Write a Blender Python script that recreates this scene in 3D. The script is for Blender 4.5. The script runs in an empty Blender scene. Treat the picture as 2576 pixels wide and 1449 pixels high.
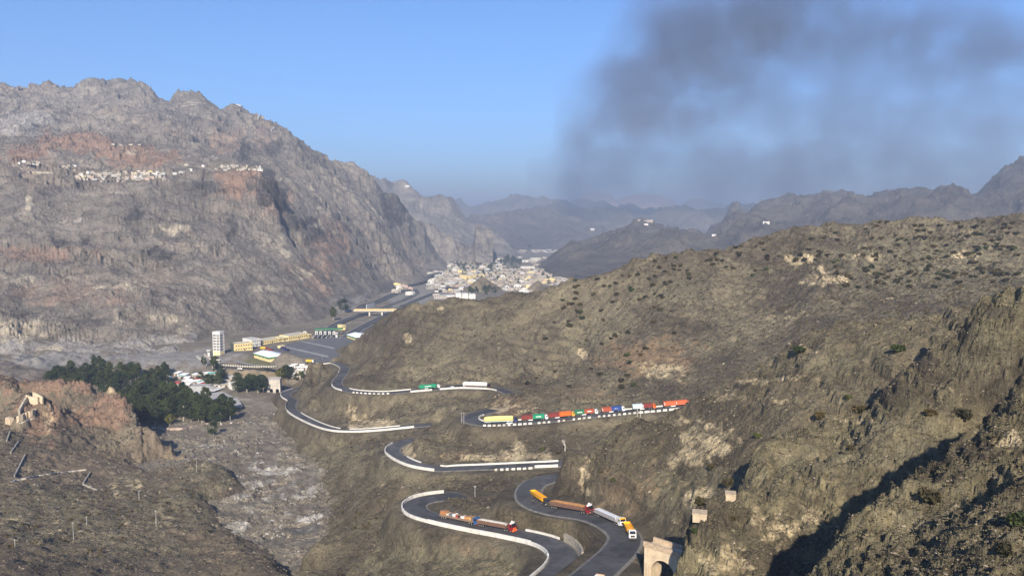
import bpy, bmesh, math, random
import numpy as np
from mathutils import Vector, Matrix, noise as mnoise

random.seed(7)
SC = bpy.context.scene
COL = SC.collection

# ------------------------------------------------------------------ camera
F, CU, CV, VH, H0 = 2021.0, 1288.0, 724.5, 560.0, 260.0   # focal length and horizon of the photo, in photo pixels (2576 wide)
PITCH = math.atan((CV - VH) / F)
cam = bpy.data.cameras.new("camera")
cam.sensor_width = 36.0
cam.lens = F / 2576.0 * 36.0
cam.clip_start = 1.0
cam.clip_end = 120000.0
camo = bpy.data.objects.new("camera", cam)
camo.location = (0, 0, H0)
camo.rotation_euler = (math.pi / 2 - PITCH, 0, 0)
COL.objects.link(camo)
SC.camera = camo

# ------------------------------------------------------------------ sky, sun, exposure
SUN_EL, SUN_AZ = math.radians(29.5), math.radians(4)      # low sun behind the camera's left shoulder
sdir = Vector((-math.sin(SUN_AZ) * math.cos(SUN_EL), -math.cos(SUN_AZ) * math.cos(SUN_EL), math.sin(SUN_EL)))
w = bpy.data.worlds.new("World")
SC.world = w
w.use_nodes = True
nt = w.node_tree
bg = nt.nodes["Background"]
sky = nt.nodes.new("ShaderNodeTexSky")
sky.sky_type = 'NISHITA'
sky.sun_disc = False
sky.sun_elevation = SUN_EL
sky.sun_rotation = math.atan2(sdir.x, sdir.y)
sky.altitude = 700
sky.air_density = 1.0
sky.dust_density = 0.3
sky.ozone_density = 6.0
tint = nt.nodes.new("ShaderNodeMix"); tint.data_type = 'RGBA'; tint.blend_type = 'MULTIPLY'
tint.inputs[0].default_value = 1.0
tint.inputs[7].default_value = (0.66, 0.84, 1.02, 1)
nt.links.new(sky.outputs[0], tint.inputs[6])
nt.links.new(tint.outputs[2], bg.inputs[0])
bg.inputs[1].default_value = 0.090
sun = bpy.data.lights.new("sun", 'SUN')
sun.energy = 5.0
sun.angle = math.radians(0.5)
sun.color = (1.0, 0.90, 0.76)
suno = bpy.data.objects.new("sun", sun)
suno.rotation_euler = sdir.to_track_quat('Z', 'Y').to_euler()
suno.location = (0, -200, 900)
COL.objects.link(suno)
SC.view_settings.view_transform = 'Standard'
SC.view_settings.look = 'None'
SC.view_settings.exposure = 0.95
SC.view_settings.gamma = 1.0
SC.cycles.use_denoising = True
SC.cycles.max_bounces = 4
SC.cycles.diffuse_bounces = 2
SC.cycles.volume_bounces = 0
SC.cycles.transparent_max_bounces = 8

# ------------------------------------------------------------------ photo geometry helpers
CP, SP = math.cos(PITCH), math.sin(PITCH)

def ray(u, v):
    x, y = (u - CU) / F, (CV - v) / F
    return x, CP + y * SP, -SP + y * CP

def py(u, v, Y):                       # point seen at pixel (u, v) at forward distance Y
    x, ry, rz = ray(u, v)
    return (x / ry * Y, Y, H0 + rz / ry * Y)

def pz(u, v, z):                       # point seen at pixel (u, v) at height z below the camera
    x, ry, rz = ray(u, v)
    t = z / rz
    return (x * t, ry * t, H0 + z)

def dens(pts, step=40.0):              # densify a (u, v, Y) polyline
    out = []
    for a, b in zip(pts, pts[1:]):
        n = max(1, int(math.hypot(b[0] - a[0], b[1] - a[1]) / step))
        for i in range(n):
            t = i / n
            out.append((a[0] + (b[0] - a[0]) * t, a[1] + (b[1] - a[1]) * t, math.exp(math.log(a[2]) * (1 - t) + math.log(b[2]) * t)))
    out.append(tuple(pts[-1]))
    return out

def ctl(*groups):                      # control points (x, y, z) -> rows (s, lnY, z)
    rows = []
    for g in groups:
        for p in g:
            rows.append((p[0] / p[1], math.log(p[1]), p[2] - H0))
    return rows

def Yp(pts, step=None):
    return [py(*p) for p in (dens(pts, step) if step else pts)]

def Zp(pts):
    return [pz(*p) for p in pts]

def ridge(pts, back=0.12, drop=40, step=40):   # a skyline and the hidden slope behind it
    a = Yp(pts, step)
    b = [(x * (1 + back), y * (1 + back), z - drop) for x, y, z in a]
    c = [(x * (1 + 2.2 * back), y * (1 + 2.2 * back), z - 2.4 * drop) for x, y, z in a[::2]]
    return a + b + c

# ------------------------------------------------------------------ noise
def smooth(e0, e1, x):
    t = np.clip((x - e0) / (e1 - e0), 0, 1)
    return t * t * (3 - 2 * t)

_rng = np.random.RandomState(3)
_PERM = np.tile(_rng.permutation(512), 3).astype(np.int32)
_ang = _rng.rand(512) * 2 * math.pi
_GX, _GY = np.cos(_ang).astype(np.float32), np.sin(_ang).astype(np.float32)

def perlin(x, y, seed=0):
    xi, yi = np.floor(x), np.floor(y)
    xf, yf = (x - xi).astype(np.float32), (y - yi).astype(np.float32)
    xi = (xi.astype(np.int64) + seed * 37) & 511
    yi = (yi.astype(np.int64) + seed * 91) & 511
    u = xf * xf * xf * (xf * (xf * 6 - 15) + 10)
    v = yf * yf * yf * (yf * (yf * 6 - 15) + 10)
    def g(ix, iy, dx, dy):
        h = _PERM[_PERM[ix] + iy]
        return _GX[h] * dx + _GY[h] * dy
    a = g(xi, yi, xf, yf); b = g(xi + 1, yi, xf - 1, yf)
    c = g(xi, yi + 1, xf, yf - 1); d = g(xi + 1, yi + 1, xf - 1, yf - 1)
    return ((a + u * (b - a)) * (1 - v) + (c + u * (d - c)) * v) * 1.5

def fbm(x, y, oct=5, seed=0, gain=0.5):
    r, a, f = 0, 1.0, 1.0
    for i in range(oct):
        r = r + a * perlin(x * f, y * f, seed + i)
        a *= gain; f *= 2.03
    return r

def ridged(x, y, oct=4, seed=0, gain=0.5):
    r, a, f, wgt = 0, 1.0, 1.0, 1.0
    for i in range(oct):
        n = 1 - np.abs(perlin(x * f, y * f, seed + i)) * 1.6
        n = n * n * wgt
        r = r + a * n
        wgt = np.clip(n * 1.6, 0, 1)
        a *= gain; f *= 2.07
    return r - 0.9

def ledges(z, h, lo=.45, hi=.92):        # bedding: gentle treads and steep risers every h metres
    t = z / h; f = np.floor(t)
    return (f + smooth(lo, hi, t - f) - t) * h

def blocks_(x, y, seed=0, jit=.9):       # broken rock: flat topped cells of uneven height with cracks between
    xi, yi = np.floor(x).astype(np.int64), np.floor(y).astype(np.int64)
    f1 = np.full(x.shape, 9., np.float32); f2 = f1.copy(); h1 = np.zeros(x.shape, np.float32)
    for a in (-1, 0, 1):
        for b in (-1, 0, 1):
            cx, cy = xi + a, yi + b
            h = _PERM[_PERM[(cx + seed * 37) & 511] + ((cy + seed * 91) & 511)]
            h2 = _PERM[h + 77]
            d = np.hypot(cx + .5 + jit * (h / 511. - .5) - x, cy + .5 + jit * (h2 / 511. - .5) - y).astype(np.float32)
            n = d < f1
            f2 = np.where(n, f1, np.minimum(f2, d)); h1 = np.where(n, _PERM[h2 + 31] / 511., h1); f1 = np.where(n, d, f1)
    return (h1 - .5) * smooth(0, .28, f2 - f1) - .25 * (1 - smooth(0, .12, f2 - f1))

# ------------------------------------------------------------------ terrain sheets
ROADS = []            # (points Nx3, half width) carved into the sheets
SHEETS = {}

class Sheet:
    def __init__(self, name, rows, u0, u1, y0, y1, ns, nr, c=0.02, lam=1e-6):
        rows = np.array(rows, float)
        self.s = np.linspace((u0 - CU) / F, (u1 - CU) / F, ns)
        self.l = np.linspace(math.log(y0), math.log(y1), nr)
        P, zv = rows[:, :2], rows[:, 2]
        n = len(P)
        d = np.sqrt(((P[:, None] - P[None]) ** 2).sum(-1) + c * c)
        A = np.zeros((n + 3, n + 3))
        A[:n, :n] = -d + np.eye(n) * -lam
        A[:n, n] = 1; A[:n, n + 1:] = P
        A[n, :n] = 1; A[n + 1:, :n] = P.T
        wv = np.linalg.lstsq(A, np.concatenate([zv, [0, 0, 0]]), rcond=1e-12)[0]
        S, L = np.meshgrid(self.s, self.l)           # nr x ns
        q = np.stack([S.ravel(), L.ravel()], -1)
        z = np.empty(len(q))
        for i in range(0, len(q), 40000):
            b = q[i:i + 40000]
            dd = np.sqrt(((b[:, None] - P[None]) ** 2).sum(-1) + c * c)
            z[i:i + 40000] = -dd @ wv[:n] + wv[n] + b @ wv[n + 1:]
        self.Y = np.exp(L); self.X = S * self.Y
        self.Z = z.reshape(L.shape) + H0
        self.name = name
        SHEETS[name] = self

    def carve(self, blend=9.0, flat=2.5):
        mask = np.ones(self.Z.shape)
        dmin = np.full(self.Z.shape, 1e9); zr = np.zeros(self.Z.shape); hwm = np.zeros(self.Z.shape)
        for pts, hw in ROADS:
            m = 40.0
            sel = (self.X > pts[:, 0].min() - m) & (self.X < pts[:, 0].max() + m) & (self.Y > pts[:, 1].min() - m) & (self.Y < pts[:, 1].max() + m)
            idx = np.argwhere(sel)
            if not len(idx): continue
            xs, ys = self.X[sel].astype(np.float32), self.Y[sel].astype(np.float32)
            best = np.full(len(xs), 1e9, np.float32); bz = np.zeros(len(xs), np.float32)
            a, b = pts[:-1].astype(np.float32), pts[1:].astype(np.float32)
            for k in range(len(a)):
                dx, dy = b[k, 0] - a[k, 0], b[k, 1] - a[k, 1]
                near = (np.abs(xs - a[k, 0]) < m) & (np.abs(ys - a[k, 1]) < m)
                if not near.any(): continue
                px, pyy = xs[near], ys[near]
                t = np.clip(((px - a[k, 0]) * dx + (pyy - a[k, 1]) * dy) / (dx * dx + dy * dy + 1e-9), 0, 1)
                dd = np.hypot(px - a[k, 0] - t * dx, pyy - a[k, 1] - t * dy)
                bb, bzz = best[near], bz[near]
                up = dd < bb
                bb[up] = dd[up]; bzz[up] = (a[k, 2] + t * (b[k, 2] - a[k, 2]))[up]
                best[near] = bb; bz[near] = bzz
            cur = dmin[sel] - hwm[sel]
            up = best - hw < cur
            D, ZR, HW = dmin[sel], zr[sel], hwm[sel]
            D[up] = best[up]; ZR[up] = bz[up]; HW[up] = hw
            dmin[sel] = D; zr[sel] = ZR; hwm[sel] = HW
        e = dmin - hwm - flat
        k = 1 - smooth(0, blend, e)
        far = dmin > 1e8
        k[far] = 0
        self.k = k; self.zr = zr
        return k

    def fit(self, pts, width=.10, it=7, tol=0.0):
        # bend the ridge line of the sheet so that it stands where it was surveyed: pts are (u, v) along the skyline
        se = []
        for p in pts:
            x, ry, rz = ray(p[0], p[1]); se.append((x / ry, rz / ry))
        se.sort()
        ss, ee = np.array([a for a, b in se]), np.array([b for a, b in se])
        inside = smooth(ss[0] - .012, ss[0], self.s) * (1 - smooth(ss[-1], ss[-1] + .012, self.s))
        tgt = np.interp(self.s, ss, ee)
        Yk = np.exp(self.l)[:, None]; L = self.l[:, None]
        for _ in range(it):
            e = (self.Z - H0) / Yk
            k = e.argmax(0)
            d = (tgt - e.max(0)) * inside
            wgt = np.exp(-((L - self.l[k][None]) / width) ** 2)
            self.Z = self.Z + d[None] * Yk * wgt
        return self

    def geology(self, me, layers):
        # which earth or rock crops out where: soft edged patches on the slopes, ragged by noise
        fy = self.Y * CP - (self.Z - H0) * SP
        u = CU + F * self.X / fy; v = CV - F * (self.Y * SP + (self.Z - H0) * CP) / fy
        n1 = fbm(u / 46, v / 30, 5, 401, .6); n2 = fbm(u / 46, v / 30, 5, 411, .6)
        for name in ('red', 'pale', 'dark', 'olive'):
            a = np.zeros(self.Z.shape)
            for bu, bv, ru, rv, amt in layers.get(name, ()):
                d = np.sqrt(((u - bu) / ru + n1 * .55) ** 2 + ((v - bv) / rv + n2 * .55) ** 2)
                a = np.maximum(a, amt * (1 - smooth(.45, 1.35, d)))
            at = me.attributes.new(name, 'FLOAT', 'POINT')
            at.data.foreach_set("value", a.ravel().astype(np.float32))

    def finish(self, mat, disp=None, carve=False, cut=False, layers=None):
        if disp is not None:
            dz = disp(self.X, self.Y, self.Z)
            if carve or cut:
                self.carve()
                z = (self.Z + dz * (1 - np.clip(self.k * 1.3, 0, 1))) * (1 - self.k) + (self.zr - 0.25) * self.k
                self.Z = np.minimum(self.Z + dz, z - 0.1) if cut else z
            else:
                self.Z = self.Z + dz
        nr, ns = self.Z.shape
        co = np.stack([self.X, self.Y, self.Z], -1).reshape(-1, 3).astype(np.float32)
        i = np.arange(nr * ns).reshape(nr, ns)
        f = np.stack([i[:-1, :-1], i[:-1, 1:], i[1:, 1:], i[1:, :-1]], -1).reshape(-1, 4).astype(np.int32)
        me = bpy.data.meshes.new(self.name)
        me.vertices.add(len(co)); me.vertices.foreach_set("co", co.ravel())
        me.loops.add(f.size); me.loops.foreach_set("vertex_index", f.ravel())
        me.polygons.add(len(f)); me.polygons.foreach_set("loop_start", np.arange(0, f.size, 4, dtype=np.int32))
        me.polygons.foreach_set("use_smooth", np.ones(len(f), bool))
        me.update(calc_edges=True)
        self.geology(me, layers or {})
        me.materials.append(mat)
        o = bpy.data.objects.new(self.name, me)
        o["kind"] = "structure"
        COL.objects.link(o)
        self.obj = o
        return o

    def column(self, s):
        t = (s - self.s[0]) / (self.s[1] - self.s[0])
        j = int(t)
        if j < 0 or j >= len(self.s) - 1: return None
        t -= j
        return self.Z[:, j] * (1 - t) + self.Z[:, j + 1] * t

    def height(self, x, y):
        s, l = x / y, math.log(y)
        z = self.column(s)
        if z is None or l < self.l[0] or l > self.l[-1]: return -1e9
        return float(np.interp(l, self.l, z))

def hit(u, v, only=None, skip=()):     # nearest ground point seen at pixel (u, v)
    x, ry, rz = ray(u, v)
    best = None
    for n, sh in SHEETS.items():
        if (only and n not in only) or n in skip: continue
        z = sh.column(x / ry)
        if z is None: continue
        yy = np.exp(sh.l)
        g = z - (H0 + rz / ry * yy)
        k = np.argmax(g >= 0)
        if g[k] < 0: continue
        Yh = yy[k] if k == 0 else yy[k - 1] + (yy[k] - yy[k - 1]) * (-g[k - 1]) / (g[k] - g[k - 1] + 1e-12)
        if k == 0: continue
        if best is None or Yh < best: best = float(Yh)
    if best is None: return None
    return Vector((x / ry * best, best, H0 + rz / ry * best))

def ground(x, y, only=None):
    return max(sh.height(x, y) for n, sh in SHEETS.items() if not only or n in only)
# ------------------------------------------------------------------ materials
def hexc(h):
    c = [int(h[i:i + 2], 16) / 255 for i in (0, 2, 4)]
    return tuple((x / 12.92 if x <= 0.04045 else ((x + 0.055) / 1.055) ** 2.4) for x in c) + (1.0,)

class NT:
    def __init__(self, name):
        self.m = bpy.data.materials.new(name)
        self.m.use_nodes = True
        self.t = self.m.node_tree
        self.b = self.t.nodes["Principled BSDF"]
        self.b.inputs["Roughness"].default_value = 0.9
        self.b.inputs["Specular IOR Level"].default_value = 0.15
    def n(self, kind, **kw):
        o = self.t.nodes.new("ShaderNode" + kind)
        for k, v in kw.items():
            if k.startswith("i_"):
                key = k[2:]
                o.inputs[int(key) if key.isdigit() else key.replace("_", " ")].default_value = v
            else: setattr(o, k, v)
        return o
    def l(self, a, b): self.t.links.new(a, b)
    def coord(self, scale=(1, 1, 1), rot=(0, 0, 0)):
        c = self.n("TexCoord"); m = self.n("Mapping")
        m.inputs["Scale"].default_value = scale; m.inputs["Rotation"].default_value = rot
        self.l(c.outputs["Object"], m.inputs[0])
        return m.outputs[0]
    def noise(self, vec, scale, detail=6, rough=0.6, dist=0.0, ridged=False):
        o = self.n("TexNoise")
        if ridged: o.noise_type = 'RIDGED_MULTIFRACTAL'
        o.inputs["Scale"].default_value = scale; o.inputs["Detail"].default_value = detail
        o.inputs["Roughness"].default_value = rough; o.inputs["Distortion"].default_value = dist
        self.l(vec, o.inputs["Vector"])
        return o.outputs[0]
    def ramp(self, fac, stops, interp='LINEAR'):
        r = self.n("ValToRGB"); r.color_ramp.interpolation = interp
        e = r.color_ramp.elements
        while len(e) < len(stops): e.new(0.5)
        for k, (p, c) in enumerate(stops):
            e[k].position = p
            e[k].color = c if isinstance(c, tuple) else (c, c, c, 1)
        self.l(fac, r.inputs[0])
        return r.outputs[0]
    def mix(self, fac, a, b, mode='MIX'):
        m = self.n("Mix", data_type='RGBA', blend_type=mode)
        for sock, val in ((0, fac), (6, a), (7, b)):
            if isinstance(val, bpy.types.NodeSocket): self.l(val, m.inputs[sock])
            else: m.inputs[sock].default_value = val
        return m.outputs[2]
    def math(self, op, a, b=0.0):
        m = self.n("Math", operation=op)
        for k, val in enumerate((a, b)):
            if isinstance(val, bpy.types.NodeSocket): self.l(val, m.inputs[k])
            else: m.inputs[k].default_value = val
        return m.outputs[0]
    def color(self, sock): self.l(sock, self.b.inputs["Base Color"])
    def bump(self, h, strength, dist):
        b = self.n("Bump"); b.inputs["Strength"].default_value = strength; b.inputs["Distance"].default_value = dist
        self.l(h, b.inputs["Height"]); self.l(b.outputs[0], self.b.inputs["Normal"])

def terrain_mat(name, base, dark, light, tint=None, L=60.0, speck=2.2, strata=(0.06, 0.012), srot=(0.5, 0.2, 0.9), pale=0.66, bump=(0.9, 1.2), tint_cut=0.5, dark_amt=0.75, speck_amt=0.6, red=None, palec=None, darkc=None, olive=None):
    """dry rocky slope: broad patches of two earths, slanted strata, outcrops where the geology layers say, fine stones and tufts"""
    k = NT(name)
    P = k.coord()
    big = k.noise(P, 1.0 / L, 5, 0.62)
    col = k.mix(k.ramp(big, [(0.36, 0.0), (0.62, 1.0)]), base, dark)
    if tint:
        tn = k.noise(k.coord(rot=(0, 0, 1.1)), 1.0 / (L * 1.7), 6, 0.6)
        col = k.mix(k.ramp(tn, [(tint_cut, 0.0), (tint_cut + 0.14, 1.0)]), col, tint)
    st = k.noise(k.coord((strata[0], strata[1], strata[0]), srot), 1.0, 9, 0.72, 0.6)
    f = k.noise(P, 1.0 / speck, 6, 0.78)
    m = k.noise(P, 1.0 / (speck * 6), 6, 0.7)
    def layer(nm): return k.n("Attribute", attribute_name=nm).outputs["Fac"]
    rough = k.math('SUBTRACT', k.math('ADD', k.math('MULTIPLY', m, .7), k.math('MULTIPLY', st, .7)), .7)
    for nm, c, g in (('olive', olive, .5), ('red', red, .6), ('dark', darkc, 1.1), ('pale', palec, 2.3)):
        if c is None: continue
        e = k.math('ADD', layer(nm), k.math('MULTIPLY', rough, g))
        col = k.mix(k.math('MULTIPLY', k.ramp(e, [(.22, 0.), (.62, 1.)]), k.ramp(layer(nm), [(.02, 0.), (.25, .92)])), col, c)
    col = k.mix(k.ramp(st, [(0.38, dark_amt), (0.50, 0.0)]), col, dark)
    col = k.mix(k.ramp(st, [(pale - 0.04, 0.0), (pale + 0.08, 0.85)]), col, light)
    d = k.ramp(f, [(0.33, 0.32), (0.46, 0.92), (0.56, 1.08), (0.70, 1.9)])
    col = k.mix(speck_amt, col, k.mix(1.0, col, d, 'MULTIPLY'))
    col = k.mix(0.75, col, k.mix(1.0, col, k.ramp(m, [(0.33, 0.55), (0.5, 1.0), (0.68, 1.4)]), 'MULTIPLY'))
    k.color(col)
    hgt = k.math('ADD', k.math('MULTIPLY', f, 0.55), k.math('ADD', k.math('MULTIPLY', m, 1.5), k.math('MULTIPLY', st, 1.3)))
    k.bump(hgt, bump[0], bump[1] * speck)
    return k.m

def plain(name, col, rough=0.7, var=0.15, scale=0.6, metal=0.0, spec=0.3, bump=0.0):
    k = NT(name)
    k.b.inputs["Roughness"].default_value = rough
    k.b.inputs["Metallic"].default_value = metal
    k.b.inputs["Specular IOR Level"].default_value = spec
    P = k.coord()
    f = k.noise(P, scale, 5, 0.65)
    c = col if isinstance(col, tuple) else hexc(col)
    k.color(k.mix(1.0, c, k.ramp(f, [(0.3, 1 - var), (0.7, 1 + var)]), 'MULTIPLY'))
    if bump: k.bump(f, 0.5, bump)
    return k.m

def rgb(r, g, b): return (r, g, b, 1.0)

MAT = {}
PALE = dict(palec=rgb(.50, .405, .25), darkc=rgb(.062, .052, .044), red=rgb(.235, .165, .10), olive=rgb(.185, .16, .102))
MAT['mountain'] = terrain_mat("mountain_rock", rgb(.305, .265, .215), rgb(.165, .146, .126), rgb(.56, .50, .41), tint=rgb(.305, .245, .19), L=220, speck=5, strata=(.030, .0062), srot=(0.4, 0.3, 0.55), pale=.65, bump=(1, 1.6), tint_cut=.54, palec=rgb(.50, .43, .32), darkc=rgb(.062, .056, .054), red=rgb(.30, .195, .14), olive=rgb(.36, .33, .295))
MAT['hill'] = terrain_mat("hill_scrub", rgb(.182, .152, .098), rgb(.092, .075, .053), rgb(.38, .31, .19), tint=rgb(.208, .176, .112), L=55, speck=1.5, strata=(.085, .018), srot=(0.5, 0.35, 0.75), pale=.66, bump=(1, 1.4), **PALE)
MAT['near'] = terrain_mat("near_rock", rgb(.225, .192, .112), rgb(.092, .076, .052), rgb(.48, .395, .23), tint=rgb(.19, .165, .098), L=22, speck=.75, strata=(.22, .06), srot=(0.4, 0.5, 0.6), pale=.63, bump=(1.0, 1.5), **PALE)
MAT['left'] = terrain_mat("reddish_rock", rgb(.215, .178, .122), rgb(.125, .10, .072), rgb(.38, .31, .20), tint=rgb(.225, .175, .12), L=50, speck=1.4, strata=(.08, .024), srot=(0.4, 0.2, 0.4), pale=.67, bump=(1, 1.4), **{**PALE, 'red': rgb(.26, .165, .112)})
MAT['floor'] = terrain_mat("valley_gravel", rgb(.240, .205, .152), rgb(.165, .142, .11), rgb(.40, .37, .31), L=60, speck=1.6, strata=(.05, .03), srot=(0, 0, .4), pale=.62, bump=(.8, 1.1), palec=rgb(.44, .41, .35), darkc=rgb(.11, .10, .092), red=rgb(.33, .25, .155), olive=rgb(.25, .235, .215))
MAT['range'] = terrain_mat("far_range", rgb(.17, .145, .11), rgb(.105, .09, .075), rgb(.30, .26, .2), L=500, speck=18, strata=(.010, .003), srot=(.4, .3, .6), pale=.68, bump=(1, 1.6))
MAT['pink'] = terrain_mat("pink_range", rgb(.46, .33, .26), rgb(.34, .25, .2), rgb(.55, .44, .36), L=900, speck=60, strata=(.004, .0015), pale=.66, bump=(1, 1.2))

# ------------------------------------------------------------------ roads, traced (u, v, height below camera)
RA_ROW1 = Zp([(800, 912, -162), (813, 914, -160), (842, 913, -158), (866, 925, -155), (861, 941, -152.5), (848, 959, -150.5), (851, 972, -149), (866, 979, -148), (898, 985, -147), (962, 988, -146), (1034, 983, -144), (1105, 977, -143), (1163, 974, -141.5), (1233, 976, -140), (1262, 981, -139), (1285, 990, -138.5)])
RA_ROW2 = Zp([(1240, 1030, -136), (1217, 1037, -135.5), (1192, 1044, -135), (1183, 1054, -134.5), (1200, 1063, -134), (1236, 1066, -133), (1297, 1063, -131.5), (1377, 1057, -130), (1457, 1048, -128), (1563, 1037, -125), (1643, 1030, -123), (1717, 1023, -121), (1790, 1017, -119)])
RA_LOOP = Zp([(1420, 1199, -122), (1382, 1204, -121), (1345, 1216, -120), (1330, 1235, -119), (1333, 1255, -117.5), (1355, 1271, -116.5), (1403, 1285, -115), (1483, 1298, -112), (1534, 1317, -109.7), (1566, 1340, -108), (1572, 1360, -107), (1555, 1388, -105), (1521, 1420, -103), (1487, 1450, -101), (1440, 1492, -99), (1395, 1545, -97), (1350, 1610, -95)])
RB_LEFT = Zp([(765, 974, -182), (738, 981, -181), (719, 989, -180), (722, 999, -178.5), (736, 1008, -177.5), (731, 1020, -176), (736, 1033, -174), (757, 1048, -172), (802, 1069, -168), (845, 1081, -165), (898, 1083, -162.5), (962, 1079, -160), (1042, 1071, -157), (1085, 1067, -156)])
RB_ROW3 = Zp([(1050, 1104, -151.5), (1017, 1112, -150), (993, 1124, -149), (989, 1138, -148), (1014, 1156, -147), (1051, 1170, -146), (1109, 1179, -145), (1137, 1178, -144), (1243, 1174, -141.5), (1330, 1170, -139.5), (1398, 1167, -138), (1460, 1163, -137)])
RB_HAIR = Zp([(1165, 1245, -133), (1118, 1249, -132), (1067, 1257, -131), (1043, 1271, -130), (1055, 1290, -129), (1107, 1306, -127), (1201, 1326, -124.5), (1281, 1341, -122), (1361, 1359, -119.5), (1403, 1379, -118), (1420, 1402, -116.5), (1412, 1426, -115), (1388, 1451, -113.5), (1330, 1500, -111)])

def spline(pts, step=2.5):             # Catmull-Rom through the traced points, even steps
    p = np.array(pts, float)
    p = np.vstack([2 * p[0] - p[1], p, 2 * p[-1] - p[-2]])
    out = []
    for i in range(1, len(p) - 2):
        n = 14
        for t in np.linspace(0, 1, n, endpoint=False):
            t2, t3 = t * t, t ** 3
            out.append(.5 * ((2 * p[i]) + (-p[i - 1] + p[i + 1]) * t + (2 * p[i - 1] - 5 * p[i] + 4 * p[i + 1] - p[i + 2]) * t2 + (-p[i - 1] + 3 * p[i] - 3 * p[i + 1] + p[i + 2]) * t3))
    out.append(p[-2])
    out = np.array(out)
    d = np.concatenate([[0], np.cumsum(np.linalg.norm(np.diff(out[:, :2], axis=0), axis=1))])
    n = max(2, int(d[-1] / step))
    q = np.linspace(0, d[-1], n)
    return np.stack([np.interp(q, d, out[:, k]) for k in range(3)], -1)

ROAD = {}
for nm, pts, hw in (("row1", RA_ROW1, 4.6), ("row2", RA_ROW2, 5.6), ("loop", RA_LOOP, 5.6), ("left", RB_LEFT, 4.6), ("row3", RB_ROW3, 4.6), ("hairpin", RB_HAIR, 5.4)):
    ROAD[nm] = (spline(pts), hw)
    ROADS.append((ROAD[nm][0], hw + 0.8))

# ------------------------------------------------------------------ main hillside with the roads
hill_ctl = ctl(
    ridge([(845, 879, 900), (882, 858, 890), (935, 822, 880), (1000, 772, 870), (1040, 760, 865), (1100, 757, 862), (1160, 748, 860), (1250, 735, 855), (1340, 725, 848), (1400, 712, 845), (1450, 695, 842), (1540, 672, 838), (1600, 650, 832), (1660, 643, 832), (1740, 628, 832), (1850, 612, 835), (1980, 575, 840), (2080, 555, 845), (2150, 553, 850), (2250, 552, 850), (2350, 548, 850), (2450, 545, 850), (2576, 540, 850), (2750, 530, 850), (3150, 515, 850)], .10, 45, 55),
    RA_ROW1, RA_ROW2, RA_LOOP, RB_LEFT, RB_ROW3, RB_HAIR,
    Yp([(880, 905, 860), (900, 950, 760), (930, 900, 820), (960, 940, 760), (960, 850, 850), (1050, 940, 730), (1050, 850, 800), (1160, 930, 725), (1160, 850, 780), (1260, 950, 700), (1260, 850, 765), (1400, 930, 715), (1400, 850, 765), (1400, 780, 805), (1330, 800, 800)]),
    Yp([(797, 917, 880), (770, 935, 876), (754, 951, 868), (746, 972, 852), (800, 980, 785), (850, 1010, 718), (900, 1040, 675), (960, 1030, 665), (1000, 1030, 655), (1060, 1030, 640), (1110, 1030, 620), (1150, 1000, 655), (1165, 1030, 598)]),
    Yp([(1060, 1075, 600), (1090, 1064, 592), (1140, 1058, 574)]),
    Yp([(1212, 1034, 600), (1225, 1002, 628), (1259, 988, 632), (1290, 984, 634), (1330, 988, 600), (1400, 1000, 572), (1280, 1030, 565), (1500, 1000, 578), (1500, 900, 690), (1500, 800, 780), (1600, 1000, 560), (1600, 850, 690), (1600, 740, 775), (1700, 1000, 555), (1700, 900, 640), (1700, 800, 715), (1700, 700, 785), (1900, 850, 640), (1900, 750, 725), (1900, 660, 795), (2100, 780, 640), (2100, 650, 750), (2100, 590, 815), (2300, 760, 595), (2300, 650, 720), (2300, 590, 800), (2500, 740, 545), (2500, 640, 715), (2700, 740, 520), (2700, 630, 715), (3050, 740, 510), (3050, 630, 705)]),
    Yp([(1243, 1110, 502), (1243, 1150, 474), (1130, 1105, 525), (1130, 1150, 480), (1040, 1098, 512), (1045, 1135, 498), (1380, 1100, 500), (1380, 1145, 470), (1500, 1090, 500), (1600, 1070, 500)]),
    Yp([(1109, 1205, 444), (1200, 1200, 440), (1300, 1200, 425), (1290, 1245, 372), (1200, 1235, 398), (1060, 1225, 425), (1127, 1238, 366), (1150, 1262, 352), (1250, 1295, 332), (1350, 1330, 308), (1300, 1312, 322), (1460, 1345, 292), (1500, 1390, 266), (1470, 1410, 262)]),
    Yp([(1005, 1285, 372), (1018, 1330, 352), (1100, 1360, 325), (1100, 1449, 280), (1200, 1400, 296), (1300, 1449, 266), (1340, 1400, 280), (900, 1449, 330), (760, 1449, 350), (900, 1380, 352), (1000, 1400, 325), (1100, 1560, 235), (1300, 1560, 228), (900, 1560, 275), (1560, 1449, 232), (1600, 1400, 250)]),
    ridge([(985, 1275, 392), (950, 1287, 390), (907, 1299, 385), (861, 1331, 378), (803, 1357, 372), (771, 1391, 365), (745, 1449, 350), (735, 1520, 320)], .05, 9, 30),
    Yp([(900, 1130, 565), (900, 1200, 520), (880, 1250, 490), (950, 1200, 478), (950, 1250, 447), (1000, 1220, 420), (950, 1150, 535), (800, 1120, 628), (830, 1180, 575), (720, 1080, 715), (760, 1100, 668), (680, 1050, 790)]),
    Zp([(690, 1150, -186), (780, 1200, -186), (770, 1270, -186), (790, 1330, -182), (620, 1080, -190), (640, 1010, -192), (700, 960, -190)]),
    [(py(u, 900, Y)[0], Y, H0 + z) for u, Y, z in ((815, 905, -164), (800, 930, -172), (825, 960, -170), (840, 930, -158), (850, 1000, -168), (780, 1050, -185), (700, 1000, -190), (880, 1050, -166), (930, 1080, -165))] + [(-600 * .9, 900, 40), (-450, 600, 40), (-330, 460, 40), (-170, 350, 60), (60, 120, 130), (200, 120, 130), (-100, 200, 110), (350, 200, 150)],
)
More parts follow.
